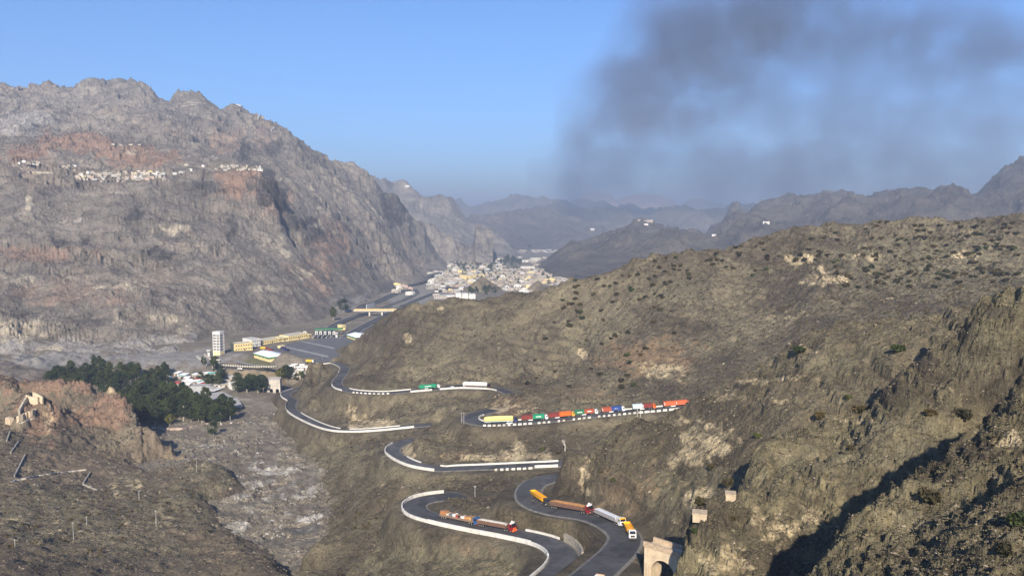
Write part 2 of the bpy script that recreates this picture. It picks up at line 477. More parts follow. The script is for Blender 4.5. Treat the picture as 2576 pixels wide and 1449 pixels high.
sh = Sheet("hillside", hill_ctl, 600, 3050, 200, 1120, 1150, 760, c=0.012)

HILL_SKY = [(845, 879), (882, 858), (935, 822), (1000, 772), (1040, 760), (1100, 757), (1160, 748), (1250, 735), (1340, 725), (1400, 712), (1450, 695), (1540, 672), (1600, 650), (1660, 643), (1740, 628), (1850, 612), (1980, 575), (2080, 555), (2150, 553), (2250, 552), (2350, 548), (2450, 545), (2576, 540), (2700, 534)]
sh.fit([(800, 912), (825, 897)] + HILL_SKY, .07)
def disp_hill(X, Y, Z):
    c, s = math.cos(.35), math.sin(.35)
    A, B = X * c - Y * s, X * s + Y * c           # B runs down the slope
    g = ridged((A + 14 * fbm(X / 70, Y / 70, 3, 5)) / 58, B / 170, 5, 11, .55) * 4.2
    up = smooth(600, 740, Y)
    lf = .3 + .7 * smooth(-.22, -.12, X / Y)
    e = fbm(X / 17, Y / 17, 5, 21, .6) * 1.15
    q = (X * .82 + Y * .57), (X * .57 - Y * .82)
    st = ridged(q[0] / 46 + .25 * fbm(X / 20, Y / 20, 3, 35), q[1] / 7.0, 4, 31, .6) * 1.15
    lm = smooth(-.1, .35, fbm(X / 60, Y / 60, 4, 47)) * (.35 + .65 * up)
    led = (ledges(Z + g + 1.5 * e + q[0] * .22, 7.5) + .5 * ledges(Z + e + q[0] * .22, 2.6)) * lm
    fine = ridged(X / 5.2, Y / 5.2, 3, 37, .6) * .42
    return (g * (.2 + .8 * up) + (st * (.4 + .6 * up) + e)) * lf + fine + .8 * led + 1.0 * blocks_(q[0] / 9 + .3 * e, q[1] / 3.2 + .3 * e, 39) * smooth(-.1, .35, fbm(X / 45, Y / 45, 3, 43)) - .9
sh.finish(MAT['hill'], disp_hill, carve=True, layers=dict(
    pale=[(1250, 1152, 150, 14, .75), (1030, 1138, 16, 26, .95), (1380, 1150, 24, 20, .7), (935, 1062, 75, 14, .6), (1660, 935, 60, 22, .7), (1255, 1018, 40, 20, .5), (1330, 1030, 40, 14, .45), (2075, 700, 50, 26, .6), (2010, 655, 36, 14, .7), (2180, 650, 60, 10, .5), (1990, 790, 60, 16, .4), (1030, 850, 16, 12, .5), (1110, 780, 18, 10, .4), (2230, 760, 40, 12, .4), (1470, 890, 20, 16, .5), (2440, 640, 40, 10, .5), (1310, 1120, 22, 26, .4), (880, 1040, 22, 18, .45)],
    red=[(1640, 900, 130, 50, .8), (1280, 1020, 70, 28, .8), (1170, 1360, 120, 40, .35), (1440, 990, 120, 30, .4), (1180, 1150, 120, 20, .5)],
    dark=[(1040, 850, 150, 90, .34), (1230, 850, 160, 80, .30), (1990, 740, 90, 28, .5), (2060, 670, 60, 20, .45), (1740, 720, 130, 50, .3), (1500, 760, 110, 40, .3), (900, 1390, 90, 50, .3), (1180, 1120, 60, 22, .35)],
    olive=[(2320, 660, 300, 90, .8), (1700, 740, 130, 40, .6), (1150, 1420, 250, 60, .7), (870, 1150, 150, 60, .5), (1500, 830, 120, 60, .5)]))

# ------------------------------------------------------------------ near ridges on the right
ra = ctl(
    ridge([(1411, 1138, 345), (1467, 1138, 338), (1499, 1124, 340), (1537, 1087, 342), (1563, 1060, 342), (1617, 1058, 342), (1675, 1046, 341), (1717, 1027, 340), (1740, 1008, 339), (1815, 962, 335), (1885, 922, 330), (1984, 860, 325), (2057, 830, 320), (2145, 812, 315), (2218, 797, 310), (2328, 783, 300), (2438, 764, 290), (2600, 740, 280), (2750, 720, 275), (3300, 660, 262)], .09, 16, 40),
    Yp([(1393, 1183, 352), (1382, 1220, 352), (1377, 1240, 340), (1450, 1245, 325), (1430, 1200, 335), (1550, 1285, 296), (1500, 1200, 322), (1600, 1318, 281), (1600, 1200, 305), (1700, 1100, 318), (1700, 1200, 292), (1650, 1330, 270), (1720, 1340, 253), (1620, 1380, 255), (1800, 1050, 305), (1800, 1150, 278), (1850, 1230, 250), (1900, 1000, 300), (2000, 950, 290), (2000, 1050, 262), (2150, 900, 280), (2300, 850, 275)]),
    [(py(1345, 1180, 352)[0], 352, H0 - 135), (py(1345, 1210, 335)[0], 335, H0 - 132), (py(1370, 1260, 320)[0], 320, H0 - 128), (py(1440, 1310, 298)[0], 298, H0 - 122), (py(1530, 1330, 272)[0], 272, H0 - 116), (py(1590, 1400, 245)[0], 245, H0 - 112), (py(1610, 1449, 225)[0], 225, H0 - 108), (py(1330, 1130, 380)[0], 380, H0 - 150),
     (py(1800, 1400, 190)[0], 190, H0 - 104), (py(2100, 1300, 190)[0], 190, H0 - 90), (py(2500, 1100, 190)[0], 190, H0 - 80), (py(2700, 1100, 190)[0], 190, H0 - 80), (py(3200, 1100, 190)[0], 190, H0 - 78), (py(1700, 1449, 180)[0], 180, H0 - 108), (py(1400, 1300, 200)[0], 200, H0 - 135)],
)
Sheet("ridge_slope", ra, 1310, 3280, 185, 400, 1040, 420, c=0.012)
rc = ctl(
    ridge([(1690, 1470, 183), (1705, 1422, 190), (1719, 1360, 200), (1785, 1301, 212), (1859, 1239, 222), (1888, 1169, 235), (1960, 1108, 245), (2100, 1050, 247), (2214, 1020, 240), (2244, 948, 237), (2277, 911, 234), (2317, 889, 230), (2347, 867, 228), (2398, 838, 225), (2430, 790, 225), (2446, 764, 225), (2526, 735, 220), (2576, 713, 215), (2750, 670, 205), (3300, 560, 192)], .07, 14, 30),
    Yp([(1900, 1300, 200), (1800, 1449, 170), (1950, 1200, 218), (2000, 1200, 210), (2000, 1350, 186), (2000, 1440, 174), (2100, 1120, 226), (2200, 1150, 205), (2200, 1240, 196), (2300, 1050, 214), (2400, 1000, 210), (2470, 1060, 205), (2576, 900, 205), (2576, 1000, 195), (2400, 900, 219), (2700, 900, 195), (3200, 880, 182), (1900, 1449, 166), (2330, 1130, 203), (2080, 1350, 180)]),
    [(py(1650, 1449, 185)[0], 185, H0 - 106), (py(1640, 1380, 205)[0], 205, H0 - 110), (py(1700, 1300, 225)[0], 225, H0 - 108), (py(1560, 1449, 200)[0], 200, H0 - 130), (py(1780, 1230, 240)[0], 240, H0 - 100), (py(1830, 1150, 258)[0], 258, H0 - 96), (py(2150, 950, 275)[0], 275, H0 - 80),
     (py(1900, 1520, 140)[0], 140, H0 - 80), (py(2200, 1400, 140)[0], 140, H0 - 70), (py(2500, 1200, 140)[0], 140, H0 - 62), (py(2700, 1200, 140)[0], 140, H0 - 60), (py(3200, 1200, 140)[0], 140, H0 - 58)],
)
Sheet("crag_slope", rc, 1590, 3280, 135, 285, 1120, 420, c=0.012)
rb = ctl(
    ridge([(2000, 1520, 126), (2040, 1475, 130), (2071, 1435, 134), (2108, 1370, 138), (2160, 1325, 140), (2220, 1280, 142), (2300, 1220, 144), (2409, 1150, 146), (2470, 1100, 148), (2530, 1052, 149), (2600, 1000, 150), (2750, 920, 152), (3300, 770, 150)], .07, 17, 30),
    Yp([(2576, 1200, 112), (2576, 1400, 90), (2400, 1300, 114), (2400, 1400, 98), (2250, 1400, 112), (2200, 1449, 108), (2576, 1100, 128), (2720, 1300, 96), (2720, 1100, 122), (3200, 1200, 98), (3200, 1000, 122), (2500, 1200, 122), (2150, 1449, 114), (2300, 1330, 122)]),
    [(py(1960, 1449, 128)[0], 128, H0 - 80), (py(2000, 1350, 150)[0], 150, H0 - 82), (py(2150, 1560, 84)[0], 84, H0 - 52), (py(2400, 1560, 78)[0], 78, H0 - 44), (py(2650, 1560, 74)[0], 74, H0 - 40)],
)
Sheet("near_slope", rb, 1900, 3280, 76, 190, 1150, 420, c=0.012)

def disp_near(amp, L, seed):
    def f(X, Y, Z):
        c, s = math.cos(.5), math.sin(.5)
        A, B = X * c + Y * s, -X * s + Y * c
        g = ridged(A / (1.3 * L) + .4 * fbm(X / L, Y / L, 3, seed), B / (3.2 * L), 5, seed + 3, .55) * amp
        e = fbm(X / (.5 * L), Y / (.5 * L), 6, seed + 9, .6) * amp * .5
        m = smooth(-.15, .3, fbm(X / (1.6 * L), Y / (1.6 * L), 3, seed + 21))
        wx, wy = X + .25 * e * L / 6, Y + .25 * e * L / 6
        blk = blocks_(wx / (.30 * L), wy / (.22 * L), seed + 15) * 1.0 + blocks_(wx / (.12 * L), wy / (.09 * L), seed + 16) * .5
        lm = smooth(-.2, .25, fbm(X / (2.2 * L), Y / (2.2 * L), 4, seed + 31))
        led = (ledges(Z + g + 1.5 * e + (X * .8 - Y * .5) * .3, .30 * L) + .6 * ledges(Z + e + (X * .8 - Y * .5) * .3, .11 * L)) * lm
        return g + e + .75 * led + blk * amp * (.22 + .55 * m) + ridged(X / (.10 * L), Y / (.10 * L), 3, seed + 25, .6) * amp * .10
    return f
SHEETS["ridge_slope"].fit([(1411, 1138), (1467, 1140), (1499, 1126), (1537, 1089), (1563, 1064), (1617, 1056), (1675, 1047), (1712, 1031), (1728, 1016), (1745, 1001), (1815, 964), (1885, 924), (1984, 862), (2057, 832), (2145, 813), (2218, 798), (2328, 784), (2438, 765)], .06)
SHEETS["ridge_slope"].finish(MAT['hill'], disp_near(1.9, 22, 41), cut=True, layers=dict(
    pale=[(1780, 1110, 70, 50, .62), (1735, 1150, 60, 30, .6), (1690, 1060, 50, 14, .4), (1470, 1200, 14, 50, .6), (2030, 880, 36, 12, .5), (1900, 960, 40, 14, .5), (1830, 1000, 40, 10, .5), (1990, 950, 50, 10, .4), (1960, 1010, 20, 10, .7), (1760, 1250, 50, 30, .4)],
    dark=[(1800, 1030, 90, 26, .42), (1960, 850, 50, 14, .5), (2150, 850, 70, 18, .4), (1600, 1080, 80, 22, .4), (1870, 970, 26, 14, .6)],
    red=[(1580, 1230, 90, 60, .5)], olive=[(1700, 1240, 200, 80, .7), (2100, 900, 200, 40, .6)]))
SHEETS["crag_slope"].finish(MAT['near'], disp_near(2.0, 13, 61), layers=dict(
    pale=[(1950, 1330, 50, 40, .6), (1830, 1410, 70, 36, .6), (2040, 1290, 30, 30, .45), (1905, 1300, 22, 30, .5), (2130, 1060, 60, 10, .4), (2330, 820, 40, 10, .3)],
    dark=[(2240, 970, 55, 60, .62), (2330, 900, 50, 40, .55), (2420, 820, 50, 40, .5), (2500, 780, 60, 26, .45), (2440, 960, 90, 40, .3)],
    olive=[(2200, 1130, 250, 70, .7), (2480, 900, 120, 80, .5)]))
SHEETS["near_slope"].finish(MAT['near'], disp_near(1.3, 8, 81), layers=dict(
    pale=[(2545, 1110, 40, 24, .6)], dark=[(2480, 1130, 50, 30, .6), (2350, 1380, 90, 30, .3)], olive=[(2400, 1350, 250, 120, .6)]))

# ------------------------------------------------------------------ lower left hills
ll = ctl(
    ridge([(-480, 925, 710), (-120, 935, 710), (0, 939, 700), (49, 954, 700), (177, 954, 690), (226, 958, 684), (242, 973, 675), (287, 981, 668), (313, 996, 660), (340, 1026, 650), (351, 1060, 640), (389, 1083, 632), (415, 1124, 622)], .06, 20, 40),
    ridge([(-120, 1010, 632), (0, 1040, 620), (60, 1000, 628), (87, 993, 632), (108, 1003, 632)], .04, 10, 30),
    Yp([(115, 1040, 622), (130, 1075, 608), (60, 1075, 600), (0, 1090, 575), (200, 1020, 655), (250, 1050, 640), (160, 1100, 590), (300, 1090, 625), (100, 1150, 545), (250, 1150, 570), (350, 1140, 600), (0, 1150, 525), (-120, 1150, 515), (300, 1200, 530), (180, 1200, 520), (400, 1180, 570), (0, 1200, 485), (0, 1260, 440), (-120, 1260, 430), (200, 1250, 465), (100, 1300, 420), (0, 1350, 370), (0, 1449, 320), (-120, 1449, 315), (-480, 1150, 505), (-480, 1260, 420), (-480, 1449, 308), (200, 1350, 392), (200, 1449, 335), (400, 1449, 348), (300, 1300, 430), (400, 1330, 422), (400, 1250, 482), (300, 1400, 372)]),
    ridge([(420, 1190, 575), (450, 1172, 570), (490, 1158, 562), (540, 1162, 556), (565, 1172, 552), (585, 1190, 548)], .04, 7, 30),
    Yp([(500, 1220, 510), (560, 1230, 515), (500, 1250, 482), (528, 1313, 442), (575, 1345, 418), (627, 1374, 398), (687, 1405, 372), (735, 1449, 345), (500, 1380, 396), (600, 1449, 348), (400, 1560, 290), (100, 1560, 275), (650, 1560, 300)]),
    Zp([(610, 1215, -184), (560, 1280, -184), (600, 1335, -183), (680, 1375, -182), (760, 1420, -180), (800, 1500, -178), (640, 1180, -188), (520, 1130, -190), (450, 1110, -192), (440, 1060, -196), (380, 1020, -196), (330, 970, -196), (260, 940, -194), (100, 925, -190), (-60, 910, -186)]),
)
Sheet("rocky_hill", ll, -460, 840, 270, 800, 720, 460, c=0.012)
def disp_left(X, Y, Z):
    rock = smooth(560, 620, Y)
    g = ridged(X / 38 + .3 * fbm(X / 40, Y / 40, 3, 2), Y / 60, 5, 101, .55) * (1.2 + 1.6 * rock)
    lump = np.abs(fbm(X / 22, Y / 22, 4, 113)) * 2.6 * (rock + .35) + (blocks_(X / 9, Y / 7, 115) * 3.2 + blocks_(X / 3.6, Y / 3, 116) * 1.3) * (.15 + rock)
    e = fbm(X / 9, Y / 9, 5, 107, .55) * 1.0
    lm = smooth(-.2, .3, fbm(X / 45, Y / 45, 3, 119))
    led = ledges(Z + g + 2 * e + X * .12, 5.5) * lm * (.25 + .75 * rock)
    return g + lump - 1.5 + e + led
SHEETS["rocky_hill"].fit([(0, 942), (49, 956), (177, 956), (226, 960), (242, 975), (287, 983), (313, 998), (340, 1028), (351, 1062), (389, 1085), (415, 1120)], .05)
SHEETS["rocky_hill"].finish(MAT['left'], disp_left, layers=dict(
    red=[(120, 965, 210, 26, .75), (118, 1060, 44, 60, .95), (290, 1000, 70, 40, .8), (250, 1050, 110, 40, .55), (60, 1020, 60, 24, .6)],
    pale=[(118, 1050, 20, 44, .42), (280, 985, 22, 12, .5), (60, 1320, 150, 22, .28), (410, 1300, 36, 26, .42), (330, 1215, 24, 16, .42), (290, 1235, 14, 18, .45), (490, 1170, 50, 18, .3)],
    olive=[(130, 1300, 210, 70, .95), (420, 1280, 130, 60, .7), (520, 1200, 80, 40, .8), (300, 1370, 260, 40, .5)],
    dark=[(40, 955, 60, 20, .5), (170, 1075, 40, 40, .5), (150, 1430, 200, 40, .45), (330, 1400, 120, 40, .3), (250, 1180, 200, 60, .25), (280, 1290, 60, 30, .4)]))

# ------------------------------------------------------------------ valley floor
fl = ctl(
    Zp([(690, 975, -186), (600, 1090, -184), (560, 1130, -183), (650, 1200, -181), (600, 1300, -178), (700, 1400, -174), (690, 1449, -172), (780, 1449, -170), (780, 1220, -181), (820, 1300, -179), (-100, 940, -166), (100, 930, -168), (200, 960, -178), (300, 1000, -182), (450, 1060, -184), (560, 1000, -183), (420, 960, -180), (690, 940, -184), (730, 960, -186), (740, 1000, -186), (600, 945, -174), (700, 945, -178), (520, 930, -172), (740, 930, -174), (560, 905, -166.5), (520, 890, -166), (640, 900, -166), (700, 905, -166), (640, 920, -167), (850, 870, -166), (800, 905, -166), (760, 900, -166), (700, 870, -166), (780, 850, -167), (860, 840, -169), (900, 830, -171), (950, 790, -176), (1000, 770, -179), (940, 770, -178), (1050, 740, -184), (1200, 720, -190), (1400, 700, -195), (1100, 690, -193), (1200, 650, -200), (1400, 650, -204), (1300, 630, -208), (1450, 605, -218), (1200, 615, -212), (1600, 605, -222), (400, 905, -167), (300, 900, -167), (0, 915, -163)]),
    [(1500, 2000, 70), (2500, 4000, 60), (6000, 9000, 40), (-3000, 9000, 40), (0, 15000, 30), (-6000, 24000, 20), (9000, 24000, 20), (500, 1200, 78), (1500, 1000, 70), (400, 500, 70), (-700, 800, 80), (-900, 1500, 70), (-500, 480, 70), (300, 330, 70), (-2500, 4500, 55)],
)
Sheet("valley_floor", fl, -560, 2900, 330, 26000, 720, 560, c=0.012)
def disp_floor(X, Y, Z):
    s = (X / Y * F + CU)
    bed = (1 - smooth(690, 760, Y))
    e = (fbm(X / 16, Y / 16, 5, 131, .6) * 1.8 + ridged(X / 9, Y / 14, 4, 133, .6) * .7) * bed
    far = smooth(2500, 4000, Y) * fbm(X / 260, Y / 260, 4, 137) * 3
    heap = smooth(-.46, -.50, X / Y) * smooth(840, 900, Y) * (1 - smooth(1200, 1400, Y)) * (np.abs(fbm(X / 34, Y / 34, 4, 141)) * 7 + fbm(X / 9, Y / 9, 4, 143, .6) * .9)
    return e + far + heap + fbm(X / 40, Y / 40, 3, 139) * .25
FL_LAYERS = dict(
    pale=[(600, 1325, 34, 20, .9), (700, 1180, 90, 14, .5), (650, 1215, 70, 12, .5), (760, 1235, 60, 16, .5), (770, 1300, 50, 14, .55), (640, 1250, 90, 12, .4), (560, 1125, 60, 10, .4), (1300, 700, 220, 26, .22)],
    red=[(640, 942, 80, 10, .9), (650, 960, 90, 12, .6), (1400, 700, 140, 24, .5), (1290, 690, 90, 14, .4)],
    dark=[(620, 1365, 90, 14, .5), (760, 1335, 60, 14, .6), (560, 1180, 60, 10, .3)],
    olive=[(200, 910, 300, 26, .8), (450, 900, 160, 24, .8), (1030, 740, 90, 40, .7)])
SHEETS["valley_floor"].finish(MAT['floor'], disp_floor, layers=FL_LAYERS)
Sheet("stream_bed", fl, 370, 930, 340, 790, 520, 430, c=0.012)
def disp_bed(X, Y, Z):
    rim = smooth(340, 360, Y) * (1 - smooth(740, 785, Y))
    ch = ridged(X / 20 + .5 * fbm(X / 25, Y / 25, 3, 351), Y / 60, 4, 353, .55) * 1.5
    e = fbm(X / 14, Y / 14, 5, 355, .6) * 1.4 + blocks_(X / 3.2, Y / 3.2, 357) * .55 + fbm(X / 3, Y / 3, 3, 359, .6) * .35
    return (ch + e) * rim + .35
SHEETS["stream_bed"].finish(MAT['floor'], disp_bed, layers=FL_LAYERS)

# ------------------------------------------------------------------ great mountain on the left
mt = ctl(
    ridge([(-520, 235, 3300), (-160, 214, 3400), (0, 213, 3450), (40, 221, 3450), (101, 214, 3480), (141, 214, 3500), (181, 222, 3500), (208, 207, 3520), (256, 198, 3550), (301, 195, 3560), (331, 200, 3550), (355, 214, 3530), (379, 225, 3500), (400, 245, 3480), (427, 250, 3450), (448, 233, 3420), (475, 233, 3400), (501, 238, 3380), (528, 259, 3360), (555, 265, 3340), (584, 253, 3320), (613, 266, 3300), (645, 279, 3280), (687, 310, 3260), (760, 350, 3220), (828, 389, 3200), (857, 408, 3200), (892, 421, 3200), (924, 440, 3220), (945, 456, 3250), (969, 472, 3280), (993, 477, 3300), (1004, 485, 3350), (1038, 536, 3600), (1081, 568, 4000), (1134, 597, 4400), (1174, 621, 4700)], .10, 160, 60),
    Yp([(-500, 415, 1680), (-160, 410, 1690), (0, 407, 1690), (64, 432, 1700), (133, 433, 1700), (192, 446, 1705), (251, 457, 1700), (301, 454, 1700), (379, 447, 1720), (416, 449, 1730), (448, 465, 1720), (488, 467, 1720)]),
    Yp([(-100, 392, 1800), (30, 405, 1790), (100, 412, 1800), (200, 432, 1770), (300, 438, 1770), (400, 436, 1780), (480, 440, 1790), (520, 440, 1800)]),
    Yp([(555, 424, 1830), (613, 417, 1850), (655, 427, 1860), (580, 450, 1770), (640, 450, 1800), (690, 455, 1850), (700, 520, 1790), (560, 480, 1725), (640, 520, 1730), (520, 500, 1700)]),
    Yp([(540, 405, 1900), (600, 408, 1950), (45, 369, 1960), (117, 363, 1980), (128, 334, 2150), (192, 330, 2180), (256, 350, 2120), (275, 365, 2080), (320, 366, 2050), (368, 366, 2080), (416, 390, 2000), (200, 390, 1940), (300, 400, 1900), (-100, 360, 2000), (480, 400, 1950)]),
    Yp([(60, 320, 2500), (150, 300, 2700), (300, 320, 2650), (300, 260, 3050), (100, 250, 3100), (420, 340, 2500), (430, 300, 2750), (520, 330, 2700), (600, 380, 2420), (600, 320, 2850), (700, 380, 2700), (750, 430, 2600), (720, 480, 2250), (850, 480, 2650), (850, 540, 2350), (900, 560, 2500), (950, 600, 2550), (960, 540, 2900), (1000, 600, 2900), (1000, 540, 3200), (1060, 620, 3300), (1100, 630, 3700), (-100, 300, 2600)]),
    Yp([(-100, 480, 1560), (0, 480, 1570), (0, 600, 1370), (0, 750, 1140), (0, 850, 1010), (-100, 750, 1120), (-500, 480, 1550), (-500, 750, 1100), (-500, 310, 2600), (150, 520, 1560), (150, 650, 1320), (150, 780, 1120), (330, 520, 1580), (330, 600, 1440), (330, 700, 1270), (330, 800, 1110), (470, 560, 1570), (470, 680, 1350), (470, 790, 1170), (600, 570, 1650), (600, 640, 1500), (600, 720, 1370), (600, 790, 1260), (720, 600, 1800), (750, 680, 1600), (750, 760, 1440), (820, 700, 1700), (850, 640, 2020), (900, 680, 2050), (900, 735, 1850), (1000, 660, 2500)]),
    Zp([(-500, 940, -167), (-500, 975, -186), (-160, 935, -167), (0, 925, -166), (200, 915, -167), (330, 895, -166), (440, 880, -167), (500, 862, -168), (540, 850, -169), (700, 833, -173), (850, 797, -179), (900, 770, -183), (960, 743, -187), (1000, 720, -191), (1040, 690, -194), (1110, 666, -200), (1185, 640, -210)]),
    Zp([(-160, 970, -185), (0, 960, -184), (200, 940, -184), (440, 905, -182), (540, 880, -182), (700, 855, -190), (850, 830, -196), (960, 770, -205), (1060, 710, -215), (1130, 685, -220), (1220, 652, -230), (1240, 640, -260)]),
    [(-100, 5200, 120), (-300, 4200, 260)],
)
Sheet("mountain", mt, -500, 1240, 820, 5400, 920, 640, c=0.010)
def disp_mt(X, Y, Z):
    c, s = math.cos(-.55), math.sin(-.55)
    A, B = X * c - Y * s, X * s + Y * c
    hi = smooth(1800, 2700, Y)
    wx = A + 50 * fbm(X / 260, Y / 260, 3, 151)
    g = ridged(wx / 300, B / 900, 6, 153, .55) * (7 + 22 * hi)
    g2 = ridged(A / 80 + .3 * fbm(X / 90, Y / 90, 3, 157), B / 210, 5, 159, .6) * (6 + 7 * hi)
    st = ridged((A + B * .3) / 170 + .3 * fbm(X / 60, Y / 60, 3, 162), (B - A * .3 + Z * .6) / 30, 4, 163, .6) * (4 + 5 * hi)
    crag = smooth(.22, .5, fbm(X / 130, Y / 130, 3, 167)) * np.abs(ridged(X / 42, Y / 42, 4, 169, .6)) * 11
    e = fbm(X / 26, Y / 26, 5, 171, .6) * 2.6 + ridged(X / 15, Y / 15, 3, 173, .6) * 1.3 + blocks_((A + B * .3) / 34, (B - A * .3 + Z * .6) / 13, 175) * 7 * smooth(-.1, .3, fbm(X / 170, Y / 170, 3, 177))
    ft = smooth(-5, 40, Z - (H0 - 172))
    lm = smooth(-.15, .3, fbm(X / 280, Y / 280, 4, 181))
    zz = Z + .6 * (g + g2) + 2 * e + A * .18
    led = (ledges(zz, 34) + .55 * ledges(zz + 7, 12)) * lm * .72
    return ((g + g2 + st + crag + e) * .66 + led) * (.1 + .9 * ft)
MT_SKY = [(0, 213), (40, 221), (101, 214), (141, 214), (181, 222), (208, 207), (256, 198), (301, 195), (331, 200), (355, 214), (379, 225), (400, 245), (427, 252), (448, 233), (475, 233), (501, 238), (528, 260), (555, 266), (584, 253), (613, 266), (645, 279), (687, 310), (760, 350), (828, 389), (857, 408), (892, 421), (924, 440), (945, 456), (969, 472), (993, 477), (1004, 485), (1038, 536), (1081, 568), (1134, 597), (1174, 621)]
SHEETS["mountain"].fit(MT_SKY, .09)
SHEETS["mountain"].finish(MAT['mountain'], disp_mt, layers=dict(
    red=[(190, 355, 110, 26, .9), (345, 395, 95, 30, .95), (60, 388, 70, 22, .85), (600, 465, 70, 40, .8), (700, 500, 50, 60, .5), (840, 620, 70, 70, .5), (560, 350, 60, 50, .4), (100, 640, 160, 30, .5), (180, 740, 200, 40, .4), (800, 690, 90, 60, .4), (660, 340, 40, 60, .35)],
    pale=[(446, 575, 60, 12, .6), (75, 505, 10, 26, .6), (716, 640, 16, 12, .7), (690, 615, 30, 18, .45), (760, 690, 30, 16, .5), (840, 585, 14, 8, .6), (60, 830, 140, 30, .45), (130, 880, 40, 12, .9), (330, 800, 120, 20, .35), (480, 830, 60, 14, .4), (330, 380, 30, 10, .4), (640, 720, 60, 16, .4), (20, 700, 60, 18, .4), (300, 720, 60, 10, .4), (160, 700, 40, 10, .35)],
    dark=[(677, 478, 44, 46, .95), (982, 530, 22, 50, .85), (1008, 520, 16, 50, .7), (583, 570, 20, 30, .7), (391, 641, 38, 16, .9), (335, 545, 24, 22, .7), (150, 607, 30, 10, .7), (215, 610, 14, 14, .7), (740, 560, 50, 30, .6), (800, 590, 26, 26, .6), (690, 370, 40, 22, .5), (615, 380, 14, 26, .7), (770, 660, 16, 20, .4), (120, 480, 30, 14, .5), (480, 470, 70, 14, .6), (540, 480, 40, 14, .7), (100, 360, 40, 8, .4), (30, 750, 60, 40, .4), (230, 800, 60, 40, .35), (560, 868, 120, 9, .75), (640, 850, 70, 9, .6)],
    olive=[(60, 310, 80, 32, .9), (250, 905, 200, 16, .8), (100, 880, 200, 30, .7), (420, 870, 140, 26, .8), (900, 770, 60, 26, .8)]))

# ------------------------------------------------------------------ far ranges
def far(name, sky_pts, foot, back, mat, amp, L, u0, u1, ns=320, nr=90, extra=(), seed=0, open_right=False):
    ys = [p[2] for p in sky_pts]
    y0, y1 = foot[0], max(ys) * back
    rows = ctl(ridge(sky_pts, .08, .12 * (ys[0] * .05 + 100), 30), *extra,
               [(((p[0] - CU) / F) * foot[0], foot[0], H0 + foot[1]) for p in sky_pts],
               [(((u - CU) / F) * foot[0], foot[0], H0 + foot[1]) for u in (u0, u1)])
    s = Sheet(name, rows, u0, u1, y0, y1, ns, nr, c=.008)
    fz = H0 + foot[1] - 30
    e = (s.s - s.s[0]) / (s.s[-1] - s.s[0])
    fall = smooth(0, .16, e) * (1 if open_right else smooth(0, .16, 1 - e))
    s.Z = fz + (s.Z - fz) * fall[None, :]
    s.fit([p[:2] for p in sky_pts], .10)
    def d(X, Y, Z):
        h = smooth(0, 120, Z - (H0 + foot[1]))
        return (ridged(X / L + .3 * fbm(X / L, Y / L, 2, seed), Y / (L * 1.6), 5, seed, .55) * amp + fbm(X / (L * .3), Y / (L * .3), 4, seed + 5) * amp * .3) * h
    s.finish(mat, d)
    return s

far("fort_hill", [(1370, 655, 4300), (1388, 640, 4250), (1412, 624, 4200), (1457, 610, 4150), (1505, 597, 4100), (1537, 586, 4050), (1577, 573, 4000), (1612, 556, 4000), (1644, 554, 4000), (1670, 560, 3950), (1697, 570, 3900), (1730, 581, 3850), (1796, 585, 3700), (1859, 563, 3600), (1925, 557, 3500), (1961, 570, 3450), (2060, 560, 3400), (2200, 560, 3300)], (2700, -196), 1.3, MAT['range'], 30, 260, 1290, 2400, seed=201, nr=130)
far("right_range", [(1880, 540, 5600), (1906, 527, 5500), (1934, 513, 5400), (1967, 506, 5300), (2018, 504, 5200), (2074, 492, 5100), (2102, 492, 5100), (2139, 499, 5000), (2205, 504, 4900), (2247, 488, 4900), (2279, 477, 4900), (2307, 483, 4900), (2345, 499, 4700), (2368, 488, 4500), (2401, 481, 4400), (2457, 471, 4300), (2489, 448, 4250), (2527, 425, 4200), (2576, 411, 4200), (2700, 380, 4200)], (2600, -196), 1.3, MAT['range'], 55, 420, 1700, 2720, ns=420, nr=170, seed=211, open_right=True)
far("town_hill", [(1080, 585, 7000), (1097, 566, 7100), (1129, 550, 7200), (1153, 560, 7300), (1190, 546, 7600), (1222, 541, 7800), (1260, 536, 7900), (1297, 528, 8000), (1332, 520, 8000), (1377, 527, 8000), (1420, 545, 7900), (1480, 565, 7700), (1540, 585, 7500), (1600, 600, 7300)], (6000, -222), 1.3, MAT['range'], 50, 520, 1040, 1640, seed=221)
far("middle_range", [(1300, 540, 9800), (1345, 520, 9800), (1377, 513, 9700), (1409, 514, 9600), (1457, 522, 9500), (1497, 525, 9500), (1537, 525, 9500), (1617, 528, 9400), (1644, 530, 9300), (1665, 522, 9200), (1717, 525, 9100), (1750, 528, 9000), (1794, 518, 9000), (1840, 514, 8900), (1883, 517, 8800), (1950, 525, 8700), (2100, 530, 8500)], (7600, -225), 1.3, MAT['range'], 60, 600, 1260, 2140, seed=231)
far("back_range", [(1110, 515, 12500), (1129, 504, 12500), (1145, 501, 12500), (1169, 512, 12300), (1196, 514, 12200), (1233, 508, 12100), (1270, 501, 12000), (1297, 493, 12000), (1337, 498, 12000), (1388, 504, 12000), (1409, 500, 12000), (1441, 498, 12000), (1484, 509, 12000), (1564, 517, 12000), (1628, 530, 12000), (1700, 540, 12000)], (10000, -228), 1.3, MAT['range'], 70, 800, 1080, 1740, seed=241)
far("pink_mountain", [(1440, 515, 17000), (1468, 493, 17000), (1484, 485, 17000), (1524, 486, 17000), (1553, 498, 17000), (1598, 493, 17000), (1617, 486, 17000), (1657, 487, 17000), (1684, 504, 17000), (1708, 522, 17000), (1730, 535, 17000)], (13500, -230), 1.25, MAT['pink'], 70, 900, 1420, 1760, seed=251, ns=200)
